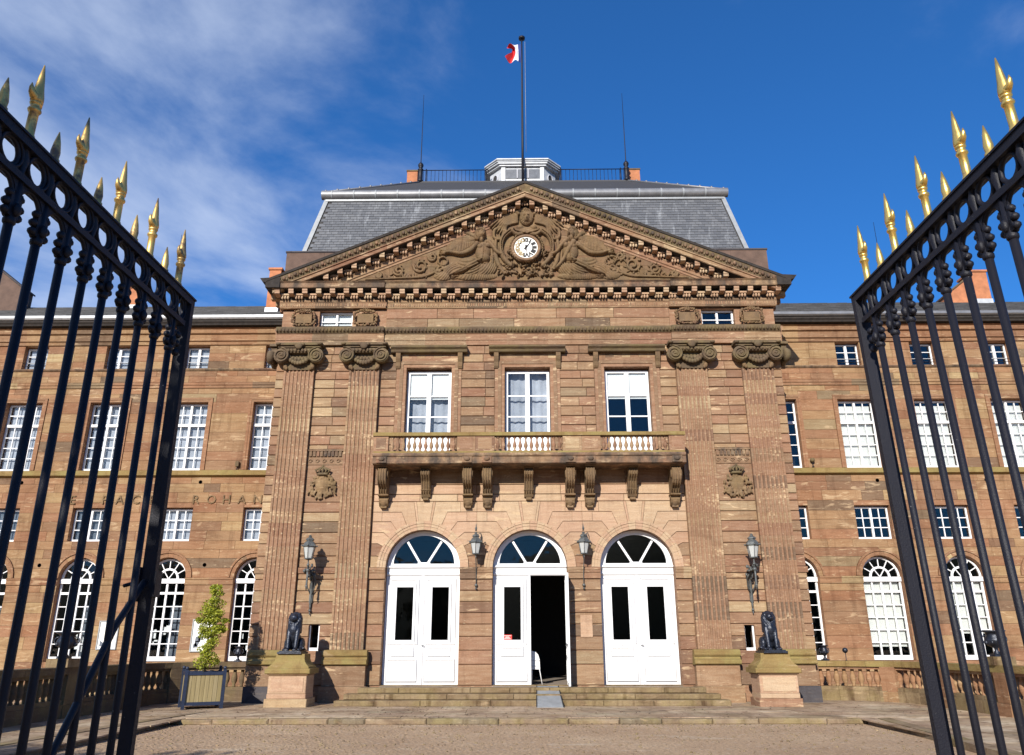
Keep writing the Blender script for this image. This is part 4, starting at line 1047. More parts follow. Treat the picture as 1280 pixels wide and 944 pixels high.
# slit windows beside the doors
for a, b, z0, z1 in slits:
    f = M().box(b-.05, b, .12, .17, z0, z1).box(a, a+.03, .12, .17, z0, z1).box(a+.03, b-.05, .12, .17, z0, z0+.09).build('slit_window', 'white_paint', pav_)
    inst(M().box(0, 1, 0, .01, 0, 1).mesh('pane', 'glass'), 'pane', f, (a+.03, .14, z0+.09), (0, 0, 0), (b-a-.08, 1, z1-z0-.09))

# ---- first floor windows
for i, c in enumerate(WX):
    sr = M()
    for x0, x1, yy, tt in ((.79, .90, -.02, .3), (.90, 1.02, -.045, .5), (1.02, 1.13, -.02, .4)):
        for sg in (-1, 1): sr.box(*sorted((c+sg*x0, c+sg*x1)), yy, .044, 7.35, (10.78 if x0 < .8 else 10.78+(x0-.79)), tt)
        sr.box(c-x1, c+x1, yy, .044, 10.78+(x0-.79)+.0005, 10.78+(x1-.79), tt)
    sr.build('window_surround', 'stone', pav_)
    fz = M()
    for k in range(7): fz.box(c-1.02+2.04*k/7+.002, c-1.02+2.04*(k+1)/7-.002, -.02, .044, 11.12, 11.285)
    fz.build('window_frieze', 'stone', pav_)
    hd = M(); pr = [(.03, 11.28), (-.20, 11.285), (-.22, 11.31), (-.24, 11.37), (-.31, 11.42), (-.33, 11.44), (-.33, 11.49), (.03, 11.53)]
    hd.profx(pr, c-1.33, c+1.33, .4); hd.build('window_hood', 'stone_weathered_shade', pav_)
    for sg in (-1, 1):
        b_ = M(); a0, b0 = sorted((c+sg*1.00, c+sg*1.16)); b_.profx([(.0, 10.72), (-.06, 10.73), (-.10, 10.80), (-.10, 10.95), (-.15, 11.05), (-.18, 11.15), (-.18, 11.278), (.0, 11.278)], a0, b0, .5)
        b_.build('window_console', 'stone_relief', pav_)
    wn = M(); x0, x1, zb, zt, yy = c-.765, c+.765, 7.44, 10.70, .22
    wn.box(x0, x0+.09, yy, yy+.07, zb, zt).box(x1-.09, x1, yy, yy+.07, zb, zt).box(x0+.09, x1-.09, yy, yy+.07, zt-.08, zt).box(x0+.09, x1-.09, yy, yy+.07, zb, 7.60)
    wn.box(c-.075, c+.075, yy-.025, yy+.07, 7.60, zt-.08)
    wn.box(x0+.09, c-.075, yy+.005, yy+.065, 7.60, 8.36).box(c+.075, x1-.09, yy+.005, yy+.065, 7.60, 8.36)
    for p_, q_ in ((x0+.16, c-.14), (c+.14, x1-.16)): wn.box(p_, q_, yy-.012, yy+.005, 7.72, 8.26)
    zs = [8.36, 9.05, 9.80, zt-.08]
    for z in zs[1:-1]:
        wn.box(x0+.09, c-.075, yy+.012, yy+.06, z-.022, z+.022).box(c+.075, x1-.09, yy+.012, yy+.06, z-.022, z+.022)
    wo = wn.build('window', 'white_paint', pav_)
    pm = M().box(0, 1, 0, .01, 0, 1).mesh('pane', 'glass')
    for p, q in ((x0+.09, c-.075), (c+.075, x1-.09)):
        for z0, z1 in zip(zs[:-1], zs[1:]): inst(pm, 'pane', wo, (p, yy+.03, z0), (0, 0, 0), (q-p, 1, z1-z0))
    if i != 1: M().box(x0+.02, x1-.02, yy+.085, yy+.09, 9.70, zt).build('roller_blind', 'blind', wo)
    if i != 2:
        m = M(); n = 34
        vs = []
        for k in range(n+1): xx = x0+.03+(x1-x0-.06)*k/n; vs += [(xx, yy+.30+.02*sin(k*1.1), 6.9), (xx, yy+.30+.02*sin(k*1.1), 10.72)]
        m.add(vs, [(2*k, 2*k+2, 2*k+3, 2*k+1) for k in range(n)], .5, True); m.build('curtain', 'curtain', wo)

# ---- balcony
bal = M()
bal.profx([(.03, 7.135), (-.90, 7.14), (-.92, 7.15), (-.95, 7.17), (-.95, 7.37), (-.99, 7.40), (-1.0, 7.44), (-.97, 7.50), (.03, 7.50)], -5.06, 5.04, segs=7)
balc = bal.build('balcony', 'stone_sooty', pav_)
M().box(-5.08, 5.06, -1.0, -.72, 8.065, 8.18).build('handrail', 'stone_lichen', balc)
M().box(-5.04, 5.02, -.96, -.76, 7.50, 7.56).build('balcony_kerb', 'stone_lichen', balc)
for a, b in ((-5.05, -4.58), (-2.34, -1.75), (-1.745, -1.13), (1.09, 1.70), (1.705, 2.31), (4.53, 5.03)):
    M().box(a, b, -.955, -.75, 7.56, 8.063).build('balcony_pier', 'stone', balc)
    M().box(a+.08, b-.08, -.965, -.94, 7.63, 8.0).build('pier_panel', 'stone', balc)
bp = [(.045, 0), (.05, .03), (.028, .06), (.032, .09), (.062, .16), (.068, .20), (.055, .25), (.03, .33), (.024, .38), (.030, .42), (.045, .45), (.048, .505)]
bmesh_ = [M().lathe(bp, (0, 0, 0), 10, 'z', t).box(-.055, .055, -.055, .055, -.0, .035, t).box(-.055, .055, -.055, .055, .465, .505, t).mesh('baluster', 'stone') for t in (.1, .35, .6, .85)]
for c in (-3.46, -.02, 3.42):
    for k in range(12): inst(random.choice(bmesh_), 'baluster', balc, (c-1.0+.182*k, -.86, 7.56))
def console_big(cx):
    m = M(); pr = [(.0, 5.92)]
    P_ = [(-.10, 5.92), (-.20, 6.0), (-.24, 6.10), (-.20, 6.20), (-.30, 6.24), (-.36, 6.32), (-.42, 6.45), (-.50, 6.50), (-.64, 6.56), (-.74, 6.66), (-.78, 6.80), (-.76, 6.95), (-.70, 7.06), (-.62, 7.10), (.0, 7.10)]
    m.profx(pr+P_, cx-.145, cx+.145, .4)
    for k in range(4):     # ribs on the face
        xx = cx-.12+.08*k; m.tube([(xx, y_-.008, z_) for y_, z_ in P_[5:13]], .022, 5)
    m.box(cx-.17, cx+.17, -.80, 0, 7.10, 7.135, .5)
    for sg in (-1, 1): m.lathe([(.04, 0), (.14, .01), (.15, .03)], (cx+sg*.145-(0 if sg > 0 else .03), -.58, 6.86), 14, 'x', .4); m.lathe([(.03, 0), (.09, .01), (.10, .02)], (cx+sg*.145-(0 if sg > 0 else .02), -.15, 6.18), 12, 'x', .4)
    m.box(cx-.17, cx+.17, -.36, 0, 6.235, 6.275, .5); m.box(cx-.10, cx+.10, -.16, 0, 5.86, 5.93, .5)
    m.lathe([(.02, -.16), (.10, -.08), (.14, .0), (.15, .06)], (cx, -.10, 6.02), 10, 'z', .5)
    return m.build('console', 'stone_relief', balc)
def console_small(cx):
    m = M(); P_ = [(.0, 6.2), (-.10, 6.22), (-.16, 6.32), (-.22, 6.50), (-.30, 6.70), (-.42, 6.80), (-.55, 6.88), (-.58, 6.98), (-.54, 7.06), (0, 7.08)]
    m.profx(P_, cx-.15, cx+.15, .4); m.box(cx-.17, cx+.17, -.60, 0, 7.08, 7.135, .5)
    for k in range(4): xx = cx-.12+.08*k; m.tube([(xx, y_-.006, z_) for y_, z_ in P_[2:9]], .02, 5)
    m.box(cx-.16, cx+.16, -.22, 0, 6.43, 6.46, .5); m.box(cx-.09, cx+.09, -.14, 0, 6.12, 6.2, .5)
    m.build('console', 'stone_relief', balc)
for cx in (-4.77, -2.01, -1.37, 1.33, 1.97, 4.75): console_big(cx)
for cx in (-3.40, -.02, 3.38): console_small(cx)
for cx in (-4.77, -2.01, -1.37, 1.33, 1.97, 4.75):
    M().box(cx-.16, cx+.16, -.985, -.94, 7.18, 7.38).ball((cx, -1.0, 7.30), (.10, .04, .07)).build('rosette_block', 'stone_sooty', balc)

# ---- doors
YD = .30
def leaf_mesh(x0, x1, z0, z1, glassz, sgn):
    """one door leaf, lying in the xz plane at y 0; stiles, rails, raised panels"""
    m = M(); w_ = x1-x0; s_ = .155
    ga, gb = x0+w_*.27, x1-w_*.23
    m.box(x0, ga-.035, 0, .06, z0, z1); m.box(gb+.035, x1, 0, .06, z0, z1)
    m.box(ga-.035, gb+.035, 0, .06, glassz[1]+.035, z1); m.box(ga-.035, gb+.035, 0, .06, z0, glassz[0]-.035)
    for a, b, c, d in ((ga-.06, ga, glassz[0]-.03, glassz[1]+.03), (gb, gb+.06, glassz[0]-.03, glassz[1]+.03)): m.box(a, b, -.018, .045, c, d)
    m.box(ga, gb, -.018, .045, glassz[1], glassz[1]+.06); m.box(ga, gb, -.018, .045, glassz[0]-.06, glassz[0])
    # thin raised lines: outer moulding, letter panel, lower panel
    def frame(a, b, c, d, t=.012, y=-.012):
        m.box(a, b, y, 0, c, c+t).box(a, b, y, 0, d-t, d).box(a, a+t, y, 0, c+t, d-t).box(b-t, b, y, 0, c+t, d-t)
    frame(x0+.07, x1-.07, 1.66, z1-.10, .03, -.032); frame(ga-.07, gb+.07, 1.30, 1.56, .028, -.03); frame(x0+.07, x1-.07, z0+.10, 1.22, .03, -.032); frame(ga-.075, gb+.075, 1.70, glassz[1]+.09, .028, -.028)
    m.box(x0+.14, x1-.14, -.012, 0, z0+.17, 1.15) if False else None
    m.box((ga+gb)/2-.05, (ga+gb)/2+.05, -.03, 0, 1.615, 1.63)
    return m, (ga, gb)
def door_leaf(parent, x0, x1, name='door_leaf', flip=False, loc=None, rot=0):
    m, (ga, gb) = leaf_mesh(0, x1-x0, .47, 3.74, (1.78, 3.39), 1)
    if flip:
        m.v = [(x1-x0-a, b, c) for a, b, c in m.v]; m.f = [tuple(reversed(f)) for f in m.f]; ga, gb = x1-x0-gb, x1-x0-ga
    o = bpy.data.objects.new(name, m.mesh(name, 'white_paint')); COL.objects.link(o); o.parent = parent
    off = OFF[parent.name]; l = loc or (x0, YD, 0); o.location = tuple(l[i]-off[i] for i in range(3)); o.rotation_euler = (0, 0, rot); OFF[o.name] = (0, 0, 0)
    W_ = x1-x0; q = M()
    def groove(a, b, c, d, t=.014):
        q.box(a, b, -.0022, 0, c, c+t).box(a, b, -.0022, 0, d-t, d).box(a, a+t, -.0022, 0, c+t, d-t).box(b-t, b, -.0022, 0, c+t, d-t)
    groove(.05, W_-.05, .54, 3.66); groove(ga-.09, gb+.09, 1.28, 1.58); groove(ga-.095, gb+.095, 1.68, 3.50)
    if flip: q.box(.0, .012, -.0022, 0, .48, 3.73)
    else: q.box(W_-.012, W_, -.0022, 0, .48, 3.73)
    g0 = bpy.data.objects.new('moulding_groove', q.mesh('moulding_groove', 'groove_dirt')); COL.objects.link(g0); g0.parent = o  # flat grey strips paint the shade of the moulding grooves
    g = M().box(ga, gb, .02, .03, 1.78, 3.39).build('door_glass', 'glass', o)
    return o, ga, gb
for i, cx in enumerate(CX):
    f = M(); R = A_R-.012
    # arched head frame
    n = 24
    for k in range(n):
        a0, a1 = pi*k/n, pi*(k+1)/n
        f.prism([(cx+.99*cos(a0), 4.10+.93*sin(a0)), (cx+R*cos(a0), SPR+R*sin(a0)), (cx+R*cos(a1), SPR+R*sin(a1)), (cx+.99*cos(a1), 4.10+.93*sin(a1))], YD-.02, YD+.08, .5, True)
    f.prism([(cx-R, SPR), (cx+R, SPR), (cx+.99, 4.12), (cx-.99, 4.12)], YD-.02, YD+.08, .5, True)
    for sg in (-1, 1):   # slanted glazing bars of the fanlight
        dx, dz = sg*sin(radians(32.)), cos(radians(32.)); px, pz = dz*.035, -dx*.035
        f.prism([(cx+sg*.10-px, 4.10-pz), (cx+sg*.10+px, 4.10+pz), (cx+sg*.10+dx*.86+px, 4.10+dz*.86+pz), (cx+sg*.10+dx*.86-px, 4.10+dz*.86-pz)], YD-.005, YD+.06, .5, True)
    f.box(cx-.2, cx+.2, YD-.006, YD+.06, 4.10, 4.165)
    f.box(cx-R, cx-1.13, YD, YD+.07, .46, 3.76).box(cx+1.13, cx+R, YD, YD+.07, .46, 3.76)
    dr = f.build('door', 'white_paint', pav_)
    M().profx([(YD+.08, 3.74), (YD-.02, 3.745), (YD-.05, 3.78), (YD-.05, 3.82), (YD-.03, 3.84), (YD-.03, 3.97), (YD-.07, 3.99), (YD-.10, 4.0), (YD-.10, 4.05), (YD+.08, 4.055)], cx-R+.004, cx+R-.004, .5).build('transom', 'white_paint', dr)
    q = M()
    for k in range(22):
        xx = cx-1.10+.1*k; q.tube([(xx+.035*cos(t), YD-.035, 3.905+.035*sin(t)) for t in [j*.75 for j in range(8)]], .009, 4)
    tag(q.build('carved_guilloche', 'grey_paint', dr), kind='stuff')
    for a0, a1 in ((0, pi/2-.56), (pi/2-.56, pi/2+.56), (pi/2+.56, pi)):
        pts = [(cx+1.0*cos(a0+(a1-a0)*k/8), 4.10+.94*sin(a0+(a1-a0)*k/8)) for k in range(9)]
        M().prism([(cx, 4.10)]+pts, YD+.03, YD+.04, .5, True).build('fanlight_glass', 'glass', dr)
    door_leaf(dr, cx-1.125, cx-.055)
    M().box(cx-.055, cx+.055 if i != 1 else cx+.01, YD-.03, YD+.06, .47, 3.74).build('meeting_stile', 'white_paint', dr)
    if i != 1:
        door_leaf(dr, cx+.055, cx+1.125, flip=True)
        M().tube([(cx+.02, YD-.03, 1.62), (cx+.02, YD-.08, 1.62), (cx+.10, YD-.08, 1.615)], .011, 6).build('door_handle', 'grey_iron', dr)
    else:
        o, a, b = door_leaf(dr, 0, 1.07, loc=(cx+1.145, YD+.0, 0), rot=radians(-92))
        o['label'] = 'door leaf standing open outward'
        M().tube([(.98, -.0, 1.62), (.98, -.07, 1.62), (.90, -.07, 1.6)], .012, 6).box(.93, 1.0, -.008, .068, 1.5, 1.75).build('door_handle', 'grey_iron', o)
        sn = M().box(-.86, -.585, YD+.0, YD+.006, 1.79, 1.935).build('notice_sticker', 'red_print', dr)
        t = M()
        for zz, a, b in ((1.905, -.84, -.61), (1.87, -.78, -.67), (1.845, -.80, -.65), (1.815, -.83, -.62)): t.box(a, b, YD-.003, YD, zz-.006, zz+.006)
        t.build('sticker_print', 'clock_face', sn)
    M().box(cx-R, cx+R, .02, YD+.12, .452, .47).build('threshold', 'stone_step', dr)
# plaque on the pier right of the middle door
M().box(1.56, 1.93, -.018, -.001, 1.86, 2.52).build('plaque', 'stone_pink', pav_)

# ---- parapet and roof
m = M()
for a, b in ((-9.02, -7.6), (-7.6, -5.5), (5.5, 7.6), (7.6, 8.95)): m.box(a+.003, b-.003, .45, .95, 13.9, 15.56, rnd())
m.build('parapet', 'brick_brown', pav_)
M().box(-9.05, -5.4, .42, .98, 15.56, 15.62).box(5.4, 8.98, .42, .98, 15.56, 15.62).build('parapet_coping', 'stone_dark_plinth', pav_)
M().box(-8.8, 8.8, .9, 3.4, 13.9, 15.85).build('roof_base', 'stone_wing', pav_)
RB = (8.55, .98, 15.85); RT = (8.02, 1.60, 18.55)     # half width, y, z at foot and head of the mansard
m = M()
hb, yb, zb = RB; ht, yt, zt = RT; yb2, yt2 = 10.5, 9.9
m.add([(XP-hb, yb, zb), (XP+hb, yb, zb), (XP+hb, yb2, zb), (XP-hb, yb2, zb), (XP-ht, yt, zt), (XP+ht, yt, zt), (XP+ht, yt2, zt), (XP-ht, yt2, zt)],
      [(0, 1, 5, 4), (1, 2, 6, 5), (2, 3, 7, 6), (3, 0, 4, 7)], .5)
mans = m.build('mansard_roof', 'slate_dark', pav_)
m = M(); rows = 21
for r in range(rows):
    t0, t1 = r/rows, (r+1.15)/rows; y0 = yb+(yt-yb)*t0; z0 = zb+(zt-zb)*t0; y1 = yb+(yt-yb)*t1; z1 = zb+(zt-zb)*t1
    hw = hb+(ht-hb)*t1; x = -hw+.2+(.12 if r % 2 else 0)
    while x < hw-.2:
        wv = min(.25, hw-.2-x); e = rnd(0, .006)
        m.add([(XP+x+.004, y0-.03-e, z0), (XP+x+wv-.004, y0-.03-e, z0), (XP+x+wv-.004, y1-.012, z1), (XP+x+.004, y1-.012, z1), (XP+x+.004, y0, z0), (XP+x+wv-.004, y0, z0)], [(0, 1, 2, 3), (4, 5, 1, 0)]); x += wv
tag(m.build('slate', 'slate', mans), kind='stuff')
for sg in (-1, 1):
    m = M(); A = Vector((XP+sg*hb, yb-.05, zb)); B_ = Vector((XP+sg*ht, yt-.05, zt)); wv = Vector((-sg*.17, 0, 0))
    m.add([A, A+wv, B_+wv, B_, A+Vector((0, .1, 0)), B_+Vector((0, .1, 0))], [(0, 1, 2, 3) if sg < 0 else (0, 3, 2, 1), (0, 3, 5, 4) if sg < 0 else (0, 4, 5, 3)], .5); m.build('hip_flashing', 'zinc_white', mans)
m = M().box(XP-ht+.05, XP+ht-.05, yt-.09, yt, zt-.10, zt-.02)
m.build('roof_fillet', 'zinc_white', mans)
gt = M(); n = 12; pr = [(.0, 0)]
for k in range(n+1): a = -pi/2+pi*k/n; pr.append((-.02-.20*cos(a), .20+.20*sin(a)))
gt.profx([(yt-.0+a, zt+.0+b) for a, b in pr], XP-ht-.12, XP+ht+.12, .5); gut = gt.build('gutter_roll', 'zinc', mans)
m = M(); x = XP-ht+.3
while x < XP+ht:
    m.profx([(yt+a*1.06-.005, zt+b*1.04-.01) for a, b in pr], x-.03, x+.03, .5); x += .88
m.build('gutter_joint', 'zinc_white', gut)
# low upper roof to the platform
m = M(); PZ = 21.6; PY = 5.0; PW = 4.72
m.add([(XP-ht, yt, zt+.36), (XP+ht, yt, zt+.36), (XP+PW, PY, PZ), (XP-PW, PY, PZ), (XP+ht, 9.9, zt+.36), (XP-ht, 9.9, zt+.36), (XP+PW, 8.4, PZ), (XP-PW, 8.4, PZ)],
      [(0, 1, 2, 3), (1, 4, 6, 2), (5, 0, 3, 7), (4, 5, 7, 6), (3, 2, 6, 7)], .5)
ur = m.build('upper_roof', 'slate_dark', pav_)
m = M()
for sg in (-1, 1):
    m.tube([(XP+sg*ht, yt, zt+.38), (XP+sg*PW, PY, PZ+.02)], .05, 6)
    for k in range(10): t = k/9.; m.ball((XP+sg*(ht+(PW-ht)*t), yt+(PY-yt)*t, zt+.42+(PZ-zt-.36)*t), .06, 6, 4)
m.build('ridge_roll', 'zinc', ur)
m = M()
m.box(XP-PW, XP+PW, PY-.06, PY+.02, PZ-.06, PZ+.02)
m.build('platform_edge', 'slate_dark', ur)
def railing(x0, x1):
    m = M(); m.tube([(x0, PY+.15, PZ+.74), (x1, PY+.15, PZ+.74)], .022, 6); m.tube([(x0, PY+.15, PZ+.10), (x1, PY+.15, PZ+.10)], .016, 6)
    k = int((x1-x0)/.17)
    for i in range(k+1): xx = x0+(x1-x0)*i/k; m.tube([(xx, PY+.15, PZ), (xx, PY+.15, PZ+.74)], .011, 5)
    m.tube([(x0+.12, PY+.15, PZ), (x0+.12, PY+.15, PZ+.8)], .03, 6); m.tube([(x1-.12, PY+.15, PZ), (x1-.12, PY+.15, PZ+.8)], .03, 6)
    m.build('roof_railing', 'iron', pav_)
railing(XP-4.6, XP-1.6); railing(XP+1.6, XP+4.6)
for sg in (-1, 1):
    x = XP+sg*4.72
    f = M().lathe([(.11, 0), (.13, .1), (.11, .14), (.11, .62), (.14, .66), (.10, .72), (.07, .76), (.12, .84), (.13, .92), (.09, 1.0), (.03, 1.06), (.022, 1.1), (.018, 2.6), (.008, 4.85)], (x, PY, PZ), 10, 'z', .5)
    f.build('roof_finial', 'iron', pav_)
    c = M().box(*sorted((x+sg*.20, x+sg*.68)), PY+.4, PY+1.0, PZ-.5, PZ+.86); co = c.build('chimney', 'brick_orange', pav_)
    M().box(*sorted((x+sg*.17, x+sg*.71)), PY+.37, PY+1.03, PZ+.86, PZ+.93).build('chimney_cap', 'stone_weathered_shade', co)
# belvedere
BX = -.10
def octo(f, b, y0, d1, y2): return [(BX-f, y0), (BX+f, y0), (BX+b, y0+d1), (BX+b, y2), (BX-b, y2), (BX-b, y0+d1)]
def ring_(m, P_, z0, z1, t=.5):
    n = len(P_); m.add([(x, y, z0) for x, y in P_]+[(x, y, z1) for x, y in P_], [(i, (i+1) % n, (i+1) % n+n, i+n) for i in range(n)]+[tuple(range(n, 2*n)), tuple(reversed(range(n)))], t)
m = M(); ring_(m, octo(.98, 1.52, 5.05, .6, 7.2), PZ-.2, PZ+.80)
bv = m.build('belvedere', 'lead_white', pav_)
m = M(); ring_(m, octo(1.06, 1.64, 4.93, .62, 7.3), PZ+.80, PZ+.88); ring_(m, octo(1.12, 1.72, 4.86, .64, 7.36), PZ+.882, PZ+.96); ring_(m, octo(1.16, 1.76, 4.82, .65, 7.4), PZ+.962, PZ+1.0)
ring_(m, octo(1.16, 1.76, 4.82, .65, 7.4), PZ+1.002, PZ+1.22) if False else None
ring_(m, octo(1.18, 1.78, 4.80, .65, 7.42), PZ+1.06, PZ+1.12); ring_(m, octo(1.10, 1.70, 4.88, .64, 7.36), PZ+1.0, PZ+1.06)
m.build('belvedere_cornice', 'lead_white', bv)
m = M()
for a, b in ((-.98, -.80), (.80, .98)): m.box(BX+a, BX+b, 5.0, 5.05, PZ+.0, PZ+.80)
m.build('corner_pilaster', 'lead_white', bv)
m = M().box(BX-.78, BX+.78, 5.02, 5.05, PZ+.20, PZ+.68); m.build('belvedere_window', 'dark_glazing', bv)
for xx in (-.25, .25): M().box(BX+xx-.02, BX+xx+.02, 4.99, 5.02, PZ+.20, PZ+.68).build('window_bar', 'grey_paint', bv)
for sg in (-1, 1):
    a = Vector((BX+sg*.98, 5.05, 0)); b = Vector((BX+sg*1.52, 5.65, 0)); c = (a+b)/2; d = (b-a).normalized(); nn = Vector((sg*abs(d.y), -abs(d.x), 0))
    m = M(); pts = [c+nn*.03+d*(.17*cos(t))+Vector((0, 0, PZ+.32+.22*sin(t))) for t in [2*pi*k/16 for k in range(16)]]
    m.tube(pts, .03, 5, close=True); m.build('oval_frame', 'grey_paint', bv)
    m = M(); m.add([c+nn*.02+d*(.16*cos(t))+Vector((0, 0, PZ+.32+.21*sin(t))) for t in [2*pi*k/16 for k in range(16)]], [tuple(range(16)) if sg > 0 else tuple(reversed(range(16)))]); m.build('oval_window', 'dark_room', bv)

# ------------------------------------------------------------------ wings
YW = 3.0
def wing(sg, cxs, name, label, x_end):
    random.seed(21 if sg < 0 else 33)
    W = thing(name, label, 'palace wing', (sg*8.9, YW, 0))
    xa, xb = (-x_end, -8.82) if sg < 0 else (8.82, x_end)
    arches = [(c, .715, 1.10, 3.92) for c in cxs]
    mz = [(c-.64, c+.64, 5.22, 6.44) for c in cxs]; mn = [(c-.70, c+.70, 7.83, 10.50) for c in cxs]; at = [(c-.465, c+.465, 11.86, 12.84) for c in cxs]
    m = M(); core(m, xa, xb, -.1, 12.98, YW+.02, YW+.45, mz+mn+at, arches, .4)
    m.build('wall', 'stone_wing', W)
    m = M(); m.box(xa, xb, YW+3.5, YW+3.6, 0, 13.4)
    for z in (.9, 5.0, 7.3, 11.3, 13.3): m.box(xa, xb, YW+.45, YW+3.5, z, z+.1)
    m.box(xa, xa+.05, YW+.45, YW+3.5, 0, 13.4)
    for c in cxs: m.box(c+1.5, c+1.6, YW+.45, YW+3.5, 0, 13.4)
    m.build('interior_wall', 'dark_room', W)
    st = Stones(); k = dict(gz=.003, gap=.003, mat='stone_wing', ch=.005, depth=.025)
    ring = [(c, .93, 1.1, 3.92, .715) for c in cxs]
    ashlar(st, xa, xb, [-.1, .35, .75, 1.10, 1.50, 1.92, 2.30, 2.72, 3.08, 3.42, 3.67], YW, arches=ring, wmin=.7, wmax=1.5, **k)
    ashlar(st, xa, xb, [3.92, 4.26, 4.6, 4.92, 5.22, 5.58, 5.92, 6.25, 6.62, 7.0, 7.32, 7.56], YW, holes=mz, arches=ring, wmin=.6, wmax=1.5, **k)
    ashlar(st, xa, xb, [7.83, 8.2, 8.55, 8.95, 9.3, 9.7, 10.05, 10.5, 10.84, 11.06], YW, holes=[(a-.17, b+.17, z0, z1+.17) for a, b, z0, z1 in mn], wmin=.7, wmax=1.7, **k)
    ashlar(st, xa, xb, [11.30, 11.55, 11.76], YW-.03, wmin=.7, wmax=1.4, **k)
    ashlar(st, xa, xb, [11.86, 12.18, 12.52, 12.84], YW, holes=at, wmin=.7, wmax=1.3, **k)
    st.emit(W, 298)
    for nme, mt, pr in (('impost_band', 'stone_wing', [(YW+.02, 3.67), (YW-.04, 3.68), (YW-.05, 3.74), (YW-.05, 3.84), (YW-.08, 3.86), (YW-.08, 3.91), (YW+.02, 3.925)]),
                        ('string_course', 'stone_lichen', [(YW+.02, 7.56), (YW-.06, 7.58), (YW-.14, 7.62), (YW-.15, 7.80), (YW+.02, 7.832)]),
                        ('string_course', 'stone_wing', [(YW+.02, 11.06), (YW-.04, 11.07), (YW-.04, 11.17), (YW-.07, 11.18), (YW-.07, 11.28), (YW+.02, 11.30)]),
                        ('string_course', 'stone_sooty', [(YW+.02, 11.76), (YW-.06, 11.77), (YW-.10, 11.82), (YW-.10, 11.85), (YW+.02, 11.865)]),
                        ('cornice', 'stone_wing', [(YW+.02, 12.84), (YW-.06, 12.86), (YW-.08, 12.97), (YW-.14, 13.0), (YW-.14, 13.03), (YW-.10, 13.04), (YW-.12, 13.25), (YW-.20, 13.29), (YW-.21, 13.31), (YW-.16, 13.32), (YW-.18, 13.46), (YW-.26, 13.50), (YW+.0, 13.52)]),
                        ('eaves_board', 'black_trim_shade', [(YW+.02, 13.52), (YW-.34, 13.58), (YW-.36, 13.64), (YW-.42, 13.70), (YW-.42, 13.76), (YW+.1, 13.80)]),
                        ('eaves_gutter', 'lead_white' if sg < 0 else 'zinc', [(YW+.0, 13.80), (YW-.44, 13.80), (YW-.50, 13.85), (YW-.50, 13.95), (YW-.46, 13.97), (YW+.05, 14.0)])):
        if nme == 'impost_band':
            edges = [xa]+[e for c in sorted(cxs) for e in (c-.713, c+.713)]+[xb]
            for i in range(0, len(edges), 2):
                if edges[i+1]-edges[i] > .1: M().profx(pr, edges[i], edges[i+1], segs=2).build(nme, mt, W)
        else: M().profx(pr, xa, xb, segs=11).build(nme, mt, W)
    m = M(); y0, z0 = YW-.42, 13.95; y1, z1 = 5.4, 15.62
    m.add([(xa, y0, z0), (xb, y0, z0), (xb, y1, z1), (xa, y1, z1), (xa, 10, 14), (xb, 10, 14)], [(0, 1, 2, 3), (3, 2, 5, 4)], .5)
    rf = m.build('roof', 'slate_dark', W)
    m = M(); rows = 15
    for r in range(rows):
        t0, t1 = r/rows, min(1, (r+1.1)/rows); x = xa+(.2 if r % 2 else 0)
        while x < xb-.05:
            e = min(xb, x+.42); h = rnd(.006, .02)
            m.add([(x+.004, y0+(y1-y0)*t0, z0+(z1-z0)*t0+.03+h), (e-.004, y0+(y1-y0)*t0, z0+(z1-z0)*t0+.03+h), (e-.004, y0+(y1-y0)*t1, z0+(z1-z0)*t1+.012), (x+.004, y0+(y1-y0)*t1, z0+(z1-z0)*t1+.012),
                   (x+.004, y0+(y1-y0)*t0, z0+(z1-z0)*t0), (e-.004, y0+(y1-y0)*t0, z0+(z1-z0)*t0)], [(0, 1, 2, 3), (4, 5, 1, 0)]); x = e
    tag(m.build('slate', 'slate_dark', rf), kind='stuff')
    for i, c in enumerate(cxs):
        # archivolt ring
        for a, (r0, r1, yy) in enumerate(((.715, .86, -.02), (.86, .93, -.06))):
            m = M(); n = 14
            for q in range(n):
                a0, a1 = pi*q/n+.002, pi*(q+1)/n-.002
                m.prism([(c+r0*cos(a0), 3.925+r0*sin(a0)), (c+r1*cos(a0), 3.925+r1*sin(a0)), (c+r1*cos(a1), 3.925+r1*sin(a1)), (c+r0*cos(a1), 3.925+r0*sin(a1))], YW+yy, YW+.02, rnd() if a == 0 and q % 3 == 0 else .45)
            m.build('archivolt', 'stone_wing', W)
        shut = sg > 0 and i > 0
        # arched ground floor window
        f = M(); yy = YW+.20; R = .705
        f.box(c-R, c-R+.07, yy, yy+.07, 1.12, 3.92).box(c+R-.07, c+R, yy, yy+.07, 1.12, 3.92).box(c-R+.07, c+R-.07, yy, yy+.07, 1.12, 1.27)
        f.box(c-R+.0, c+R, yy-.06, yy+.08, 3.74, 3.90).box(c-R+.07, c+R-.07, yy-.01, yy+.07, 3.36, 3.44)
        xs = [c-R+.07, c-R/2, c, c+R/2, c+R-.07]; xs[1] = c-.33; xs[3] = c+.33
        for xx, wv in ((xs[1], .05), (xs[2], .07), (xs[3], .05)): f.box(xx-wv/2, xx+wv/2, yy+.004, yy+.066, 1.27, 3.36).box(xx-wv/2, xx+wv/2, yy+.004, yy+.066, 3.44, 3.74)
        zs = [1.27+(3.36-1.27)*q/5 for q in range(6)]
        for z in zs[1:-1]: f.box(c-R+.07, c+R-.07, yy+.014, yy+.058, z-.015, z+.015)
        n = 16
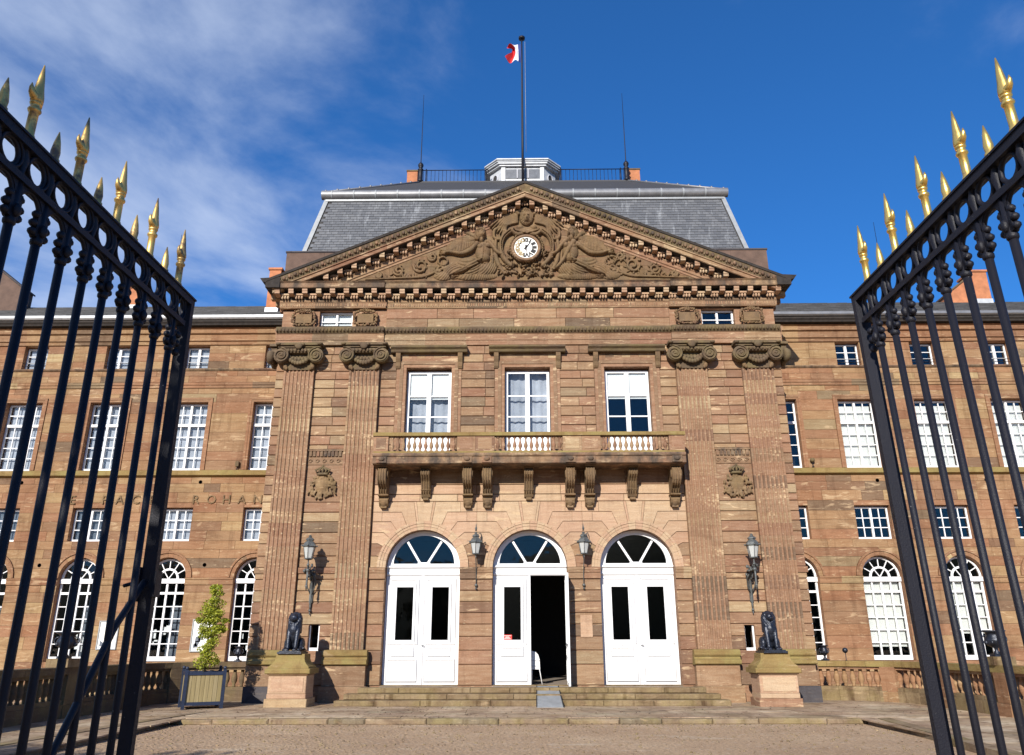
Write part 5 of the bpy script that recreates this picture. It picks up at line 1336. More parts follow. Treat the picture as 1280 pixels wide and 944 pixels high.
        for r0, r1 in ((.64, R), (.30, .37)):
            for q in range(n):
                a0, a1 = pi*q/n, pi*(q+1)/n
                f.prism([(c+r0*cos(a0), 3.90+r0*sin(a0)), (c+r1*cos(a0), 3.90+r1*sin(a0)), (c+r1*cos(a1), 3.90+r1*sin(a1)), (c+r0*cos(a1), 3.90+r0*sin(a1))], yy, yy+.06, .5, True)
        for q in range(1, 6):
            a0 = pi*q/6; dx, dz = cos(a0), sin(a0); f.prism([(c+.36*dx-dz*.014, 3.90+.36*dz+dx*.014), (c+.66*dx-dz*.014, 3.90+.66*dz+dx*.014), (c+.66*dx+dz*.014, 3.90+.66*dz-dx*.014), (c+.36*dx+dz*.014, 3.90+.36*dz-dx*.014)], yy+.01, yy+.05, .5, True)
        for s_ in (-1, 1):
            a0 = pi/2+s_*.6; dx, dz = cos(a0), sin(a0); f.prism([(c+.0*dx-dz*.014, 3.90+.0*dz+dx*.014), (c+.31*dx-dz*.014, 3.90+.31*dz+dx*.014), (c+.31*dx+dz*.014, 3.90+.31*dz-dx*.014), (c+dz*.014, 3.90-dx*.014)], yy+.01, yy+.05, .5, True)
        w_ = f.build('arched_window', 'white_paint', W)
        pm = M().box(0, 1, 0, .01, 0, 1).mesh('pane', 'glass')
        for a, b in zip(xs[:-1], xs[1:]):
            for z0_, z1_ in list(zip(zs[:-1], zs[1:]))+[(3.44, 3.74)]: inst(pm, 'pane', w_, (a, yy+.03, z0_), (0, 0, 0), (b-a, 1, z1_-z0_))
        M().prism([(c+.66*cos(pi*q/14), 3.90+.66*sin(pi*q/14)) for q in range(15)], yy+.03, yy+.04, .5, True).build('fanlight_glass', 'glass', w_)
        if shut:
            lo = 1.55 if i == 1 else 1.98
            s2 = M()
            for a, b in zip(xs[:-1], xs[1:]): s2.box(a+.01, b-.01, yy+.13, yy+.15, lo, 3.74)
            for z in zs[1:-1]: s2.box(c-R+.05, c+R-.05, yy+.115, yy+.13, z-.05, z+.0)
            s2.build('inner_shutter', 'shutter_paint', w_)
        elif sg < 0:
            m = M()
            for q in range(5): xx = c+rnd(-.5, .4); zz = rnd(1.4, 2.1); m.box(xx, xx+rnd(.1, .22), yy+.10, yy+.11, zz, zz+rnd(.12, .3))
            m.build('window_display', 'blind', w_)
            M().box(c+.1, c+.6, yy+.3, yy+.31, 1.2, 3.0).build('curtain', 'curtain_dim', w_)
        # mezzanine
        a, b = c-.64, c+.64
        w_ = casement(W, a+.01, b-.01, 5.23, 6.40, YW+.20, 4, 3, fw=.055, bar=.03, mull=.07)
        if sg < 0: M().box(a+.05, b-.1, YW+.35, YW+.36, 5.3, 6.4).build('curtain', 'curtain' if i in (0, 1) else 'curtain_dim', w_)
        # main floor: moulded surround, tall window
        sr = M()
        for x0, x1, yy, zz in ((.70, .78, -.03, 0), (.78, .87, -.045, .08)):
            for s_ in (-1, 1): sr.box(*sorted((c+s_*x0, c+s_*x1)), YW+yy, YW+.02, 7.835, 10.50+zz, .4)
            sr.box(c-x1, c+x1, YW+yy, YW+.02, 10.5005+zz, 10.50+x1-.70, .5)
        sr.build('window_surround', 'stone_wing', W)
        w_ = casement(W, c-.69, c+.69, 7.86, 10.46, YW+.20, 4, 4, 2, 9.62, fw=.06, bar=.03, mull=.08)
        if shut:
            s2 = M()
            for q in range(4): xx = c-.62+.31*q; s2.box(xx+.004, xx+.306, YW+.33, YW+.35, 7.95, 10.30)
            for z in (8.3, 8.72, 9.15, 9.55, 10.0): s2.box(c-.62, c+.62, YW+.31, YW+.33, z-.03, z+.02)
            s2.build('inner_shutter', 'shutter_paint', w_)
        elif sg < 0:
            m = M(); vs = []; ca, cb_ = ((-.64, .64), (-.64, .64), (-.64, .64), (-.64, .5), (-.64, .64), (-.64, .1))[i % 6]
            for q in range(31): xx = c+ca+(cb_-ca)*q/30; vs += [(xx, YW+.36+.006*sin(q*1.3), 7.9), (xx, YW+.36+.006*sin(q*1.3), 10.42)]
            m.add(vs, [(2*q, 2*q+2, 2*q+3, 2*q+1) for q in range(30)], .5, True); m.build('curtain', 'curtain', w_)
        # attic
        w_ = casement(W, c-.455, c+.455, 11.87, 12.80, YW+.20, 2, 3, fw=.05, bar=.025, mull=.09)
        gr = M()
        for zz in (12.02, 12.14): gr.tube([(c-.46, YW+.06, zz), (c+.46, YW+.06, zz)], .011, 6)
        gr.build('guard_rail', 'iron', w_)
        if sg < 0: M().box(c-.4, c+.4, YW+.33, YW+.34, 11.9, 12.8).build('curtain', 'curtain', w_)
    return W
LW = wing(-1, [-9.84, -12.99, -16.15, -19.4, -22.5, -25.6], 'palace_wing', 'left wing of the palace with raised letters, behind the dark shaded gate', 29)
RW = wing(1, [9.58, 12.55, 15.45, 18.36, 21.3, 24.2, 27.1], 'palace_wing', 'right wing of the palace with white inner shutters closed behind its windows', 29)
# incised and painted letters on the left wing
for ch, x in zip('ESPACE', (-16.85, -16.22, -15.66, -15.10, -14.50, -13.90)):
    inst(text_mesh(ch, .46, .022, 'stone_relief'), 'letter', LW, (x, YW-.02, 6.57), (pi/2, 0, 0))
for ch, x in zip('ROHAN', (-12.28, -11.70, -11.14, -10.57, -9.98)):
    inst(text_mesh(ch, .46, .022, 'stone_relief'), 'letter', LW, (x, YW-.02, 6.57), (pi/2, 0, 0))
# downpipe, wall vents, chimneys, rods
m = M().tube([(-18.0, YW-.12, 1.1), (-18.0, YW-.12, 12.9), (-18.0, YW-.30, 13.3), (-18.0, YW-.42, 13.8)], .055, 8)
for z in (3.4, 7.6, 11.2): m.lathe([(.075, 0), (.08, .03), (.075, .08)], (-18.0, YW-.12, z), 10)
m.build('downpipe', 'grey_iron', LW)
for W, pts in ((LW, ((-11.66, 4.37), (-17.63, 4.37), (-14.2, 7.38), (-12.2, 7.38), (-18.9, 7.38))), (RW, ((12.9, 7.35), (16.9, 7.35), (14.0, 4.37)))):
    for x, z in pts: M().lathe([(.065, YW-.012), (.07, YW-.01), (.07, YW+.01)], (x, 0, z), 10, 'y').build('vent_hole', 'iron', W)
def chimney(W, x0, x1, y0, y1, z0, z1, mat, sh=0, capm='stone_weathered_shade'):
    m = M().box(x0, x1, y0, y1, z0, z1)
    c = m.build('chimney', mat, W)
    if sh:
        q = M(); xs_ = x0 if sh < 0 else x1; zz = z1-.14
        q.prism([(xs_, z0-.5), (xs_+sh, z0-.5), (xs_+sh, zz-abs(sh)*.75), (xs_, zz)], y0+.03, y1-.03, .5, True); q.build('chimney_shoulder', mat, c)
        q = M(); q.prism([(xs_, zz+.003), (xs_+sh*1.04, zz-abs(sh)*.78+.003), (xs_+sh*1.04, zz-abs(sh)*.78+.08), (xs_, zz+.09)], y0-.02, y1+.02, .5, True); q.build('shoulder_coping', capm, c)
    M().box(x0-.05, x1+.05, y0-.05, y1+.05, z1, z1+.09).build('chimney_cap', 'brick_orange' if mat == 'brick_orange' else capm, c)
    M().box(x0-.03, x1+.03, y0-.03, y0+.2, z0-.12, z0+.10).build('flashing', 'lead_white', c)
chimney(RW, 19.32, 19.96, 5.0, 6.0, 15.50, 16.88, 'brick_orange', -1.15)
chimney(LW, -10.68, -10.20, 3.5, 4.1, 14.60, 16.42, 'brick_orange')
chimney(LW, -17.4, -16.85, 5.0, 5.8, 15.45, 16.35, 'brick_orange')
chimney(LW, -24.9, -23.3, 4.3, 5.2, 14.9, 17.55, 'brick_brown', 1.75, 'stone_dark_plinth')
M().lathe([(.02, 15.2), (.018, 16.5), (.008, 19.2)], (-15.55, 5.4, 0), 6).build('lightning_rod', 'iron', LW)
M().lathe([(.02, 15.2), (.018, 16.5), (.008, 19.6)], (15.7, 5.4, 0), 6).build('lightning_rod', 'iron', RW)

# ------------------------------------------------------------------ curved terrace balustrades
def terrace(sg, label):
    T = thing('terrace_balustrade', label, 'balustrade', (sg*11.4, -1.5, 0), 'balustrades flanking the forecourt')
    random.seed(40+sg)
    path = []; R = 2.4; c0 = (9.0, -1.5)
    n = 12
    path.append((8.86, .9))
    for k in range(n+1): a = pi/2*(1-k/n); path.append((c0[0]+R*cos(a), c0[1]+R*sin(a)))
    y = -1.5
    while y > -16: y -= .8; path.append((11.4+.02*(-1.5-y), y))
    shade_mats = {'stone_step': 'stone_weathered_shade', 'stone_lichen': 'stone_weathered_shade', 'stone_wing': 'stone_weathered_shade'} if sg < 0 else {}  # left side swapped to darker stone, painting in its shade
    def ext(name, mat, w0, w1, z0, z1, seg=1, gap=0.):
        # one stone per stretch
        for i in range(0, len(path)-1, seg):
            q = path[i:i+seg+1]
            if len(q) < 2: continue
            m = M(); vs = []
            for j, p in enumerate(q):
                a = q[max(0, j-1)] if len(q) > 1 else p; b = q[min(len(q)-1, j+1)]
                k0 = i+j; A = path[max(0, k0-1)]; B = path[min(len(path)-1, k0+1)]
                d = Vector((B[0]-A[0], B[1]-A[1], 0)).normalized(); nn = Vector((-d.y, d.x, 0))  # left of travel = outside
                pp = Vector((p[0], p[1], 0))
                if j == 0: pp += d*gap
                if j == len(q)-1: pp -= d*gap
                for wv in (w0, w1):
                    for z in (z0, z1): P_ = pp+nn*wv; vs.append((sg*P_.x, P_.y, z))
            f = []
            for j in range(len(q)-1):
                o = 4*j; f += [(o, o+4, o+5, o+1), (o+2, o+3, o+7, o+6), (o+1, o+5, o+7, o+3), (o, o+2, o+6, o+4)]
            f += [(0, 1, 3, 2), (4*len(q)-4, 4*len(q)-2, 4*len(q)-1, 4*len(q)-3)]
            if sg < 0: f = [tuple(reversed(z)) for z in f]
            m.add(vs, f); m.build(name, shade_mats.get(mat, mat), T)
    ext('plinth_stone', 'stone_step', -.24, .24, -.03, .30, 3, .003)
    ext('base_rail', 'stone_step', -.19, .19, .302, .40, 3, .003)
    ext('coping_stone', 'stone_lichen', -.24, .24, .98, 1.14, 2, .003)
    ext('under_rail', 'stone_wing', -.17, .17, .90, .978, 3, .003)
    # balusters at even spacing along the path, piers every so often
    dist = 0; nxt = .30; piers = []
    bmesh2 = [M().lathe([(.05, .40), (.055, .43), (.04, .46), (.085, .56), (.095, .64), (.08, .72), (.05, .82), (.055, .90)], (0, 0, 0), 10, 'z', t).mesh('baluster', shade_mats.get('stone_wing', 'stone_wing')) for t in (.3, .7)]
    cnt = 0
    for i in range(len(path)-1):
        a = Vector((*path[i], 0)); b = Vector((*path[i+1], 0)); l = (b-a).length
        while nxt < dist+l:
            p = a+(b-a)*((nxt-dist)/l); d = (b-a).normalized()
            ph = cnt % 11
            if ph in (9,):
                m = M(); rr = .24; m.box(-rr, rr, -rr, rr, -.02, .978).box(-rr-.02, rr+.02, -rr-.02, rr+.02, -.02, .28)
                o = inst(m.mesh('pier', shade_mats.get('stone_wing', 'stone_wing')), 'pier', T, (sg*p.x, p.y, 0), (0, 0, sg*atan2(d.y, d.x))); piers.append((sg*p.x, p.y))
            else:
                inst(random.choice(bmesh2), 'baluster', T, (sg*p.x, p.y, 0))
            nxt += .235; cnt += 1
        dist += l
    return T, piers
TL, pl = terrace(-1, 'shaded stone balustrade curving from the pavilion towards the left gate')
TR, pr_ = terrace(1, 'sunlit stone balustrade with mossy plinth curving from the pavilion towards the right gate')

# urns standing on the copings
def urn(x, y, z, s, label, wide=1., group=None, mat='bronze'):
    u = thing('garden_urn', label, 'urn', (x, y, z), group)
    M().box(x-.15*s, x+.15*s, y-.15*s, y+.15*s, z, z+.07*s).build('foot', mat, u)
    b = M().lathe([(.11*s, z+.07*s), (.10*s, z+.10*s), (.05*s, z+.17*s), (.06*s, z+.24*s), (.16*s*wide, z+.32*s), (.21*s*wide, z+.44*s), (.20*s*wide, z+.52*s), (.15*s*wide, z+.60*s), (.17*s*wide, z+.68*s), (.25*s*wide, z+.72*s), (.25*s*wide, z+.75*s)], (x, y, 0), 16).build('bowl', mat, u)
    for sg in (-1, 1):
        M().tube([(x+sg*(.18+.10*sin(t))*s*wide, y, z+(.50+.11*cos(t))*s) for t in [pi*k/6 for k in range(7)]], .022*s, 6).build('handle', mat, u)
    M().box(x-.24*s, x+.24*s, y-.24*s, y+.24*s, z-.001-.0, z-.0) if False else None
    for k in range(8):
        a = 2*pi*k/8; M().ball((x+.19*s*wide*cos(a), y+.19*s*wide*sin(a), z+.40*s), (.05*s, .05*s, .07*s), 6, 4).build('gadroon', mat, u)
    return u
for px, py, s_, lab, mt in ((-11.46, -5.35, 1.0, 'large dark bronze urn on the left balustrade behind the gate bars', 'bronze'), (11.46, -4.9, 1.0, 'large dark bronze urn on the right balustrade behind the gate bars', 'bronze')):
    T = TL if px < 0 else TR
    M().box(px-.27, px+.27, py-.27, py+.27, 1.142, 1.34).build('urn_base', 'stone_step', T)
    urn(px, py, 1.34, .82, lab, 1.35)
urn(-9.35, .87, 1.142, .62, 'small dark urn on the coping beside the shrub shadow, left of the pavilion', .9)
urn(9.35, .87, 1.142, .62, 'small dark urn on the coping right of the pavilion, beside the ball lamp', .9)
b = thing('ball_lamp', 'small dark ball on a thin stem on the right coping', 'lamp', (9.95, .70, 1.14))
M().ball((9.95, .70, 1.45), .085, 14, 10).build('ball', 'bronze', b); M().lathe([(.03, 1.142), (.012, 1.17), (.01, 1.38)], (9.95, .70, 0), 8).build('stem', 'bronze', b)
b = thing('ball_lamp', 'small rusty ball on a stem standing on the string course of the right wing', 'lamp', (10.57, 2.93, 7.82))
M().ball((10.57, 2.90, 8.10), .085, 14, 10).build('ball', 'stone_weathered_shade', b); M().lathe([(.06, 7.832), (.02, 7.87), (.012, 8.04)], (10.57, 2.90, 0), 8).build('stem', 'iron', b)
b = thing('floodlight', 'small dark floodlight on the string course of the left wing', 'floodlight', (-10.86, 2.92, 7.83))
M().box(-10.93, -10.81, 2.86, 2.96, 7.95, 8.14).build('lamp_body', 'stone_weathered_shade', b); M().lathe([(.04, 7.832), (.015, 7.86), (.015, 7.96)], (-10.87, 2.91, 0), 8).build('bracket', 'iron', b)

# framed notices on the left wing
def notice(x0, x1, z0, z1, label, seed):
    random.seed(seed); n_ = thing('notice_frame', label, 'notice', ((x0+x1)/2, YW-.04, z0), 'framed notices on the left wing')
    m = M(); t = .035
    m.box(x0, x1, YW-.05, YW-.003, z0, z0+t).box(x0, x1, YW-.05, YW-.003, z1-t, z1).box(x0, x0+t, YW-.05, YW-.003, z0+t, z1-t).box(x1-t, x1, YW-.05, YW-.003, z0+t, z1-t); m.build('frame', 'zinc_white', n_)
    M().box(x0+t, x1-t, YW-.02, YW-.004, z0+t, z1-t).build('poster', 'clock_face', n_)
    m = M()
    for k in range(7):
        a = rnd(x0+.08, x1-.3); c = rnd(z0+.1, z1-.3); m.prism([(a, c), (a+rnd(.08, .25), c+.02), (a+rnd(.05, .22), c+rnd(.1, .25)), (a+.01, c+rnd(.05, .2))], YW-.024, YW-.020)
    m.build('print', 'curtain_dim', n_)
notice(-15.08, -14.38, 1.50, 2.46, 'white framed notice on the wall between the two left arched windows, behind the gate bars', 3)
notice(-11.80, -11.07, 1.42, 2.50, 'white framed notice on the wall half hidden by the potted tree', 4)

# ------------------------------------------------------------------ pedestals and lions
def pedestal(cx, label):
    y0, y1 = -2.0, -1.15
    T = thing('stone_pedestal', label, 'pedestal', (cx, (y0+y1)/2, 0), 'pedestals before the palace doors')
    def blk(nm, mat, hw, ya, yb, z0, z1, ch=.015): 
        m = M().stonebox(cx-hw, cx+hw, ya, yb, z0, z1, ch=ch); m.box(cx-hw+.001, cx+hw-.001, ya+.05, yb+.001, z0+.001, z1-.001, .5); m.build(nm, mat, T)
    blk('base', 'stone', .60, y0-.04, y1+.04, -.02, .21); blk('base_course', 'stone_pink', .55, y0, y1, .212, .34); blk('die', 'stone_pink', .54, y0+.01, y1-.01, .342, .83)
    M().box(cx-.46, cx+.46, y0-.005, y0+.012, .40, .77).build('die_panel', 'stone_pink', T)
    M().box(cx-.57, cx+.57, y0-.03, y1+.03, .832, .87).build('cap_moulding', 'stone_wing', T)
    blk('cap', 'stone_lichen', .64, y0-.09, y1+.09, .872, 1.01, .02)
    m = M(); pr = [(.58, 1.012), (.575, 1.06), (.50, 1.12), (.44, 1.19), (.415, 1.26), (.41, 1.40)]
    vs = []
    for h, z in pr:
        k = h/.58; yc = (y0+y1)/2; hy = (y1-y0)/2*k+.02; vs += [(cx-h, yc-hy, z), (cx+h, yc-hy, z), (cx+h, yc+hy, z), (cx-h, yc+hy, z)]
    m.add(vs, [(4*i+j, 4*i+(j+1) % 4, 4*i+4+(j+1) % 4, 4*i+4+j) for i in range(len(pr)-1) for j in range(4)]+[(20, 21, 22, 23)], .5); m.build('cap_block', 'stone_lichen', T)
pedestal(-6.90, 'stone pedestal with mossy cap under the left bronze lion')
pedestal(6.92, 'stone pedestal with mossy cap under the right bronze lion')
def lion(name, label):
    t = thing(name, label, 'statue', (0, 0, 0), 'bronze lions guarding the doors')
    # local: facing -y, seated; origin at the foot of its base
    M().box(-.34, .34, -.40, .42, 0, .055).box(-.30, .30, -.36, .38, .055, .085).build('base', 'bronze', t)
    m = M()
    m.ball((0, .16, .34), (.185, .22, .27), 14, 10)          # haunch mass
    m.ball((0, .02, .55), (.165, .19, .28), 14, 10)          # rib cage
    m.ball((0, -.07, .66), (.155, .15, .20), 12, 8)          # chest
    for s_ in (-1, 1):
        m.tube([(s_*.115, -.07, .68), (s_*.12, -.13, .50), (s_*.115, -.17, .30), (s_*.11, -.19, .13)], [.088, .07, .056, .052], 10)   # fore leg
        m.ball((s_*.11, -.235, .115), (.062, .085, .045), 10, 6)
        for k in range(4): m.ball((s_*.11-.042+.028*k, -.305, .10), (.017, .022, .022), 6, 4)
        m.ball((s_*.20, .13, .26), (.10, .19, .19), 12, 8)    # thigh
        m.tube([(s_*.22, .02, .16), (s_*.22, -.08, .115), (s_*.21, -.15, .11)], [.07, .055, .05], 8)       # hind foot
        m.ball((s_*.215, -.17, .11), (.062, .07, .04), 8, 5)
    # mane and neck
    m.ball((0, .02, .82), (.195, .18, .24), 14, 10); m.ball((0, .0, .97), (.192, .155, .185), 14, 10); m.ball((0, .02, 1.06), (.13, .12, .11), 12, 8)
    for k in range(120):
        a = 2.4*k; h = .60+.50*k/120; r = .185*(1-max(0, h-.98)*2.6); yy = .0-.16*sin(a)
        if yy < -.11 and h > .86: continue
        m.ball((r*cos(a), yy*r/.19, h), (.034, .034, .052), 6, 4)
    # head
    m.ball((0, -.14, .99), (.11, .11, .11), 12, 9); m.ball((0, -.22, .945), (.068, .075, .055), 10, 7); m.ball((0, -.285, .955), (.032, .022, .02), 8, 5)
    m.ball((0, -.21, .905), (.05, .06, .026), 8, 5)
    for s_ in (-1, 1):
        m.ball((s_*.045, -.215, 1.015), (.03, .025, .016), 6, 4); m.ball((s_*.10, -.10, 1.05), (.024, .02, .024), 8, 5)
        m.ball((s_*.055, -.20, .965), (.035, .04, .03), 8, 5)
    # tail round the side
    m.tube([(.05, .36, .12), (.22, .33, .12), (.31, .18, .12), (.31, .04, .13), (.28, -.04, .16)], [.04, .032, .028, .028, .045], 8)
    b = remesh(m.build('body', 'bronze', t), .0145)
    return t
l1 = lion('lion_statue', 'dark bronze seated lion on the left pedestal, facing the forecourt')
l1.location = (-6.93, -1.57, 1.402); 
l2 = copy_tree(l1); l2.location = (6.93, -1.57, 1.402); l2.scale = (-1, 1, 1); l2['label'] = 'dark bronze seated lion on the right pedestal, facing the forecourt'

# ------------------------------------------------------------------ wall lanterns
def lantern_head(t, x, y, z, s=1.0, hang=False):
    """hexagonal tapering lantern, foot at z"""
    n = 6
    M().lathe([(.02*s, z-.04*s), (.10*s, z-.02*s), (.145*s, z), (.145*s, z+.03*s)], (x, y, 0), n, smooth=False).build('lantern_foot', 'grey_iron', t)
    M().lathe([(.125*s, z+.03*s), (.195*s, z+.40*s)], (x, y, 0), n, smooth=False).build('lantern_glass', 'frosted_glass', t)
    m = M()
    for k in range(n):
        a = 2*pi*k/n+pi/n; m.tube([(x+.13*s*cos(a), y+.13*s*sin(a), z+.03*s), (x+.20*s*cos(a), y+.20*s*sin(a), z+.40*s)], .011*s, 5)
        m.ball((x+.255*s*cos(a), y+.255*s*sin(a), z+.44*s), (.03*s, .03*s, .035*s), 6, 4)
    m.lathe([(.20*s, z+.39*s), (.25*s, z+.41*s), (.25*s, z+.435*s), (.21*s, z+.45*s)], (x, y, 0), n, smooth=False)
    m.build('lantern_frame', 'grey_iron', t)
    M().lathe([(.22*s, z+.445*s), (.205*s, z+.50*s), (.165*s, z+.56*s), (.115*s, z+.60*s), (.115*s, z+.62*s), (.15*s, z+.635*s), (.145*s, z+.665*s), (.105*s, z+.70*s), (.05*s, z+.735*s), (.06*s, z+.765*s), (.02*s, z+.81*s)], (x, y, 0), n, smooth=False).build('lantern_roof', 'grey_iron', t)
def bracket_lantern(x, label):
    t = thing('bracket_lantern', label, 'lantern', (x, -.06, 3.4), 'large lanterns between the pilasters')
    y = -.70; zb = 4.18
    lantern_head(t, x, y, zb, .92)
    m = M()
    m.tube([(x, y, 3.86), (x, y, 4.16)], .022, 8); m.ball((x, y, 4.0), .05); m.ball((x, y, 3.84), .06)
    m.tube([(x, y, 3.84), (x+.005, y, 3.66), (x, y, 3.35), (x, y, 3.22)], [.035, .03, .035, .012], 8)
    m.ball((x, y, 3.36), .045)
    m.tube([(x, y, 3.82), (x, -.50, 3.86), (x, -.28, 3.80), (x, -.10, 3.60), (x, -.07, 3.20), (x, -.07, 2.80), (x, -.07, 2.68)], [.04, .045, .05, .05, .04, .035, .02], 8)
    m.tube([(x, -.42, 3.80), (x, -.36, 3.62), (x, -.24, 3.56), (x, -.16, 3.64), (x, -.22, 3.72)], .022, 6)
    for k in range(34):      # wrought leaves along the arm
        q = k/33; m.ball((x+rnd(-.13, .13), -.66+.55*q, 3.88-.12*q*q+rnd(-.12, .12)), (rnd(.02, .05), .05, rnd(.03, .07)), 6, 4)
    for sg in (-1, 1): m.tube([(x+sg*.02, -.08, 3.15), (x+sg*.11, -.14, 3.35), (x+sg*.14, -.24, 3.6), (x+sg*.05, -.42, 3.8)], .02, 6)
    m.box(x-.05, x+.05, -.075, -.004, 2.9, 3.7)
    m.ball((x, -.08, 2.66), .045); m.ball((x, -.07, 2.58), (.02, .02, .06))
    m.build('bracket', 'grey_iron', t)
bracket_lantern(-6.93, 'large grey wall lantern with wrought bracket above the left lion')
bracket_lantern(6.95, 'large grey wall lantern with wrought bracket above the right lion')
def hung_lantern(x, label):
    t = thing('wall_lantern', label, 'lantern', (x, -.02, 4.3), 'small lanterns between the arched doors')
    y = -.48; z = 4.34
    lantern_head(t, x, y, z, .86)
    m = M()
    m.tube([(x, y, z+.72), (x, y, z+.84), (x, y, z+.95)], [.03, .02, .006], 6); m.ball((x, y, z+.80), .04)
    m.tube([(x+.17*s, y2, z2) for s, y2, z2 in ((.15, y, z+.60), (.8, y+.02, z+.66), (1.15, y+.15, z+.55), (1.1, y+.30, z+.35), (.5, -.06, z+.1), (0, -.03, z-.05))], .014, 6)
    m.tube([(x, y, z-.02), (x, y+.02, z-.12), (x, -.20, z-.34), (x, -.06, z-.6), (x, -.05, z-1.0)], [.02, .014, .014, .016, .014], 6)
    m.ball((x, -.06, z-.92), .05); m.ball((x, -.06, z-1.02), .035); m.lathe([(.03, -.06), (.05, -.02), (.05, -.0)], (x, 0, z-.92), 8, 'y')
    m.tube([(x-.28, y, z+.41), (x-.12, y, z+.41)], .007, 5); m.tube([(x-.24, y, z-.02), (x-.1, y, z-.02)], .007, 5)
    m.build('bracket', 'grey_iron', t)
hung_lantern(-1.715, 'small hanging lantern on the pier left of the middle door')
hung_lantern(1.70, 'small hanging lantern on the pier right of the middle door')

# ------------------------------------------------------------------ ramp, stand in the doorway
t = thing('door_ramp', 'grey ribbed metal ramp laid over the steps at the open door', 'ramp', (.48, -1.6, 0))
m = M(); 
def rp(x, k): return (x, -.62-1.55*k, .475-.462*k)
vs = [(.16, -.62, .475), (.80, -.62, .475), (.86, -2.2, .012), (.12, -2.2, .012), (.16, -.62, .45), (.80, -.62, .45), (.86, -2.2, -.0), (.12, -2.2, -.0)]
m.add(vs, [(0, 3, 2, 1), (3, 7, 6, 2), (0, 4, 7, 3), (1, 2, 6, 5), (0, 1, 5, 4)], .5); m.build('ramp_plate', 'zinc_white', t)
m = M()
for k in range(18):
    a = .15+.68*k/17; m.add([(.17+.62*k/17, -.64, .482), (.175+.62*k/17, -.64, .482), (.135+.715*k/17, -2.18, .022), (.128+.715*k/17, -2.18, .022)], [(0, 3, 2, 1)])
m.build('rib', 'zinc_white', t)
for s_, xa, xb in ((-1, .16, .12), (1, .80, .86)): M().tube([(xa, -.62, .485), (xb, -2.2, .022)], .016, 6).build('side_rail', 'rubber', t)
t = thing('display_stand', 'white rounded display stand just inside the open middle door', 'stand', (.16, .75, .452))
M().prism([(.0, .90), (.30, .90), (.285, 1.20), (.24, 1.34), (.16, 1.42), (.06, 1.45), (0, 1.45)], .72, .75, .5, True).build('board', 'white_paint', t)
for a, b in ((.04, .02), (.27, .36)): M().tube([(a, .74, .95), (b, .70, .454)], .014, 6).build('leg', 'white_paint', t)
for z in (1.0, 1.16): M().box(.0, .29, .70, .718, z, z+.012).build('shelf', 'grey_paint', t)
M().tube([(.05, .76, .95), (.05, .95, .454)], .012, 6).build('leg', 'grey_paint', t)

# ------------------------------------------------------------------ planter with small tree
random.seed(9)
PXc, PYc = -9.22, -2.15
t = thing('tree_planter', 'square wooden planter with blue metal frame before the left wing', 'planter', (PXc, PYc, 0)); t.rotation_euler = (0, 0, radians(27)); t.scale = (.95, .95, .95)
OFF[t.name] = (0, 0, 0)
hw = .52; H = 1.0
for sx in (-1, 1):
    for sy in (-1, 1): M().box(sx*hw-.045, sx*hw+.045, sy*hw-.045, sy*hw+.045, 0, H+.06).ball((sx*hw, sy*hw, H+.10), .05, 8, 6).build('corner_post', 'blue_metal', t)
for z0, z1 in ((.10, .19), (H-.09, H)):
    for sy in (-1, 1): M().box(-hw+.045, hw-.045, sy*hw-.02, sy*hw+.02, z0, z1).build('frame_rail', 'blue_metal', t)
    for sx in (-1, 1): M().box(sx*hw-.02, sx*hw+.02, -hw+.045, hw-.045, z0, z1).build('frame_rail', 'blue_metal', t)
nb = 8
for k in range(nb):
    a = -hw+.045+(2*hw-.09)*k/nb; b = a+(2*hw-.09)/nb
    for sy in (-1, 1): M().box(a+.004, b-.004, sy*(hw-.02)-.012, sy*(hw-.02)+.012, .19, H-.09).build('plank', 'planter_wood', t)
    for sx in (-1, 1): M().box(sx*(hw-.02)-.012, sx*(hw-.02)+.012, a+.004, b-.004, .19, H-.09).build('plank', 'planter_wood', t)
M().box(-hw+.03, hw-.03, -hw+.03, hw-.03, .2, H-.06).build('soil', 'soil', t)
t = thing('potted_tree', 'slender yellow green tree growing from the wooden planter', 'tree', (PXc, PYc, .94)); OFF[t.name] = (0, 0, 0); t.location = (PXc, PYc, .90); t.scale = (.97, .97, .97)
def leafcloud(name, centers, n, size, parent, mat='leaf'):
    m = M()
    for k in range(n):
        c, r = random.choice(centers); 
        v = Vector((random.gauss(0, 1), random.gauss(0, 1), random.gauss(0, 1))); v = v.normalized()*(rnd(.25, 1)**.5)
        p = Vector(c)+Vector((v.x*r[0], v.y*r[1], v.z*r[2])); s = size*rnd(.6, 1.35)
        a = Vector((rnd(-1, 1), rnd(-1, 1), rnd(-.6, 1))).normalized(); b = a.orthogonal().normalized(); b = (b+a.cross(b)*rnd(-1, 1)).normalized()
        m.add([p, p+a*s*.5+b*s*.28, p+a*s, p+a*s*.5-b*s*.28], [(0, 1, 2, 3)], rnd())
    return m.build(name, mat, parent)
m = M().tube([(0, 0, 0), (.03, .0, .5), (-.02, .02, 1.1), (.02, 0, 1.8), (.04, 0, 2.4)], [.035, .03, .026, .018, .006], 7)
for k in range(26):
    z = .25+2.1*k/26; a = rnd(0, 6.28); l = rnd(.2, .36)*(1 if z < 1.6 else .7); m.tube([(0, 0, z), (l*.5*cos(a), l*.5*sin(a), z+.10), (l*cos(a), l*sin(a), z+.16)], [.012, .008, .004], 5)
m.build('trunk', 'bark', t)
cl = []
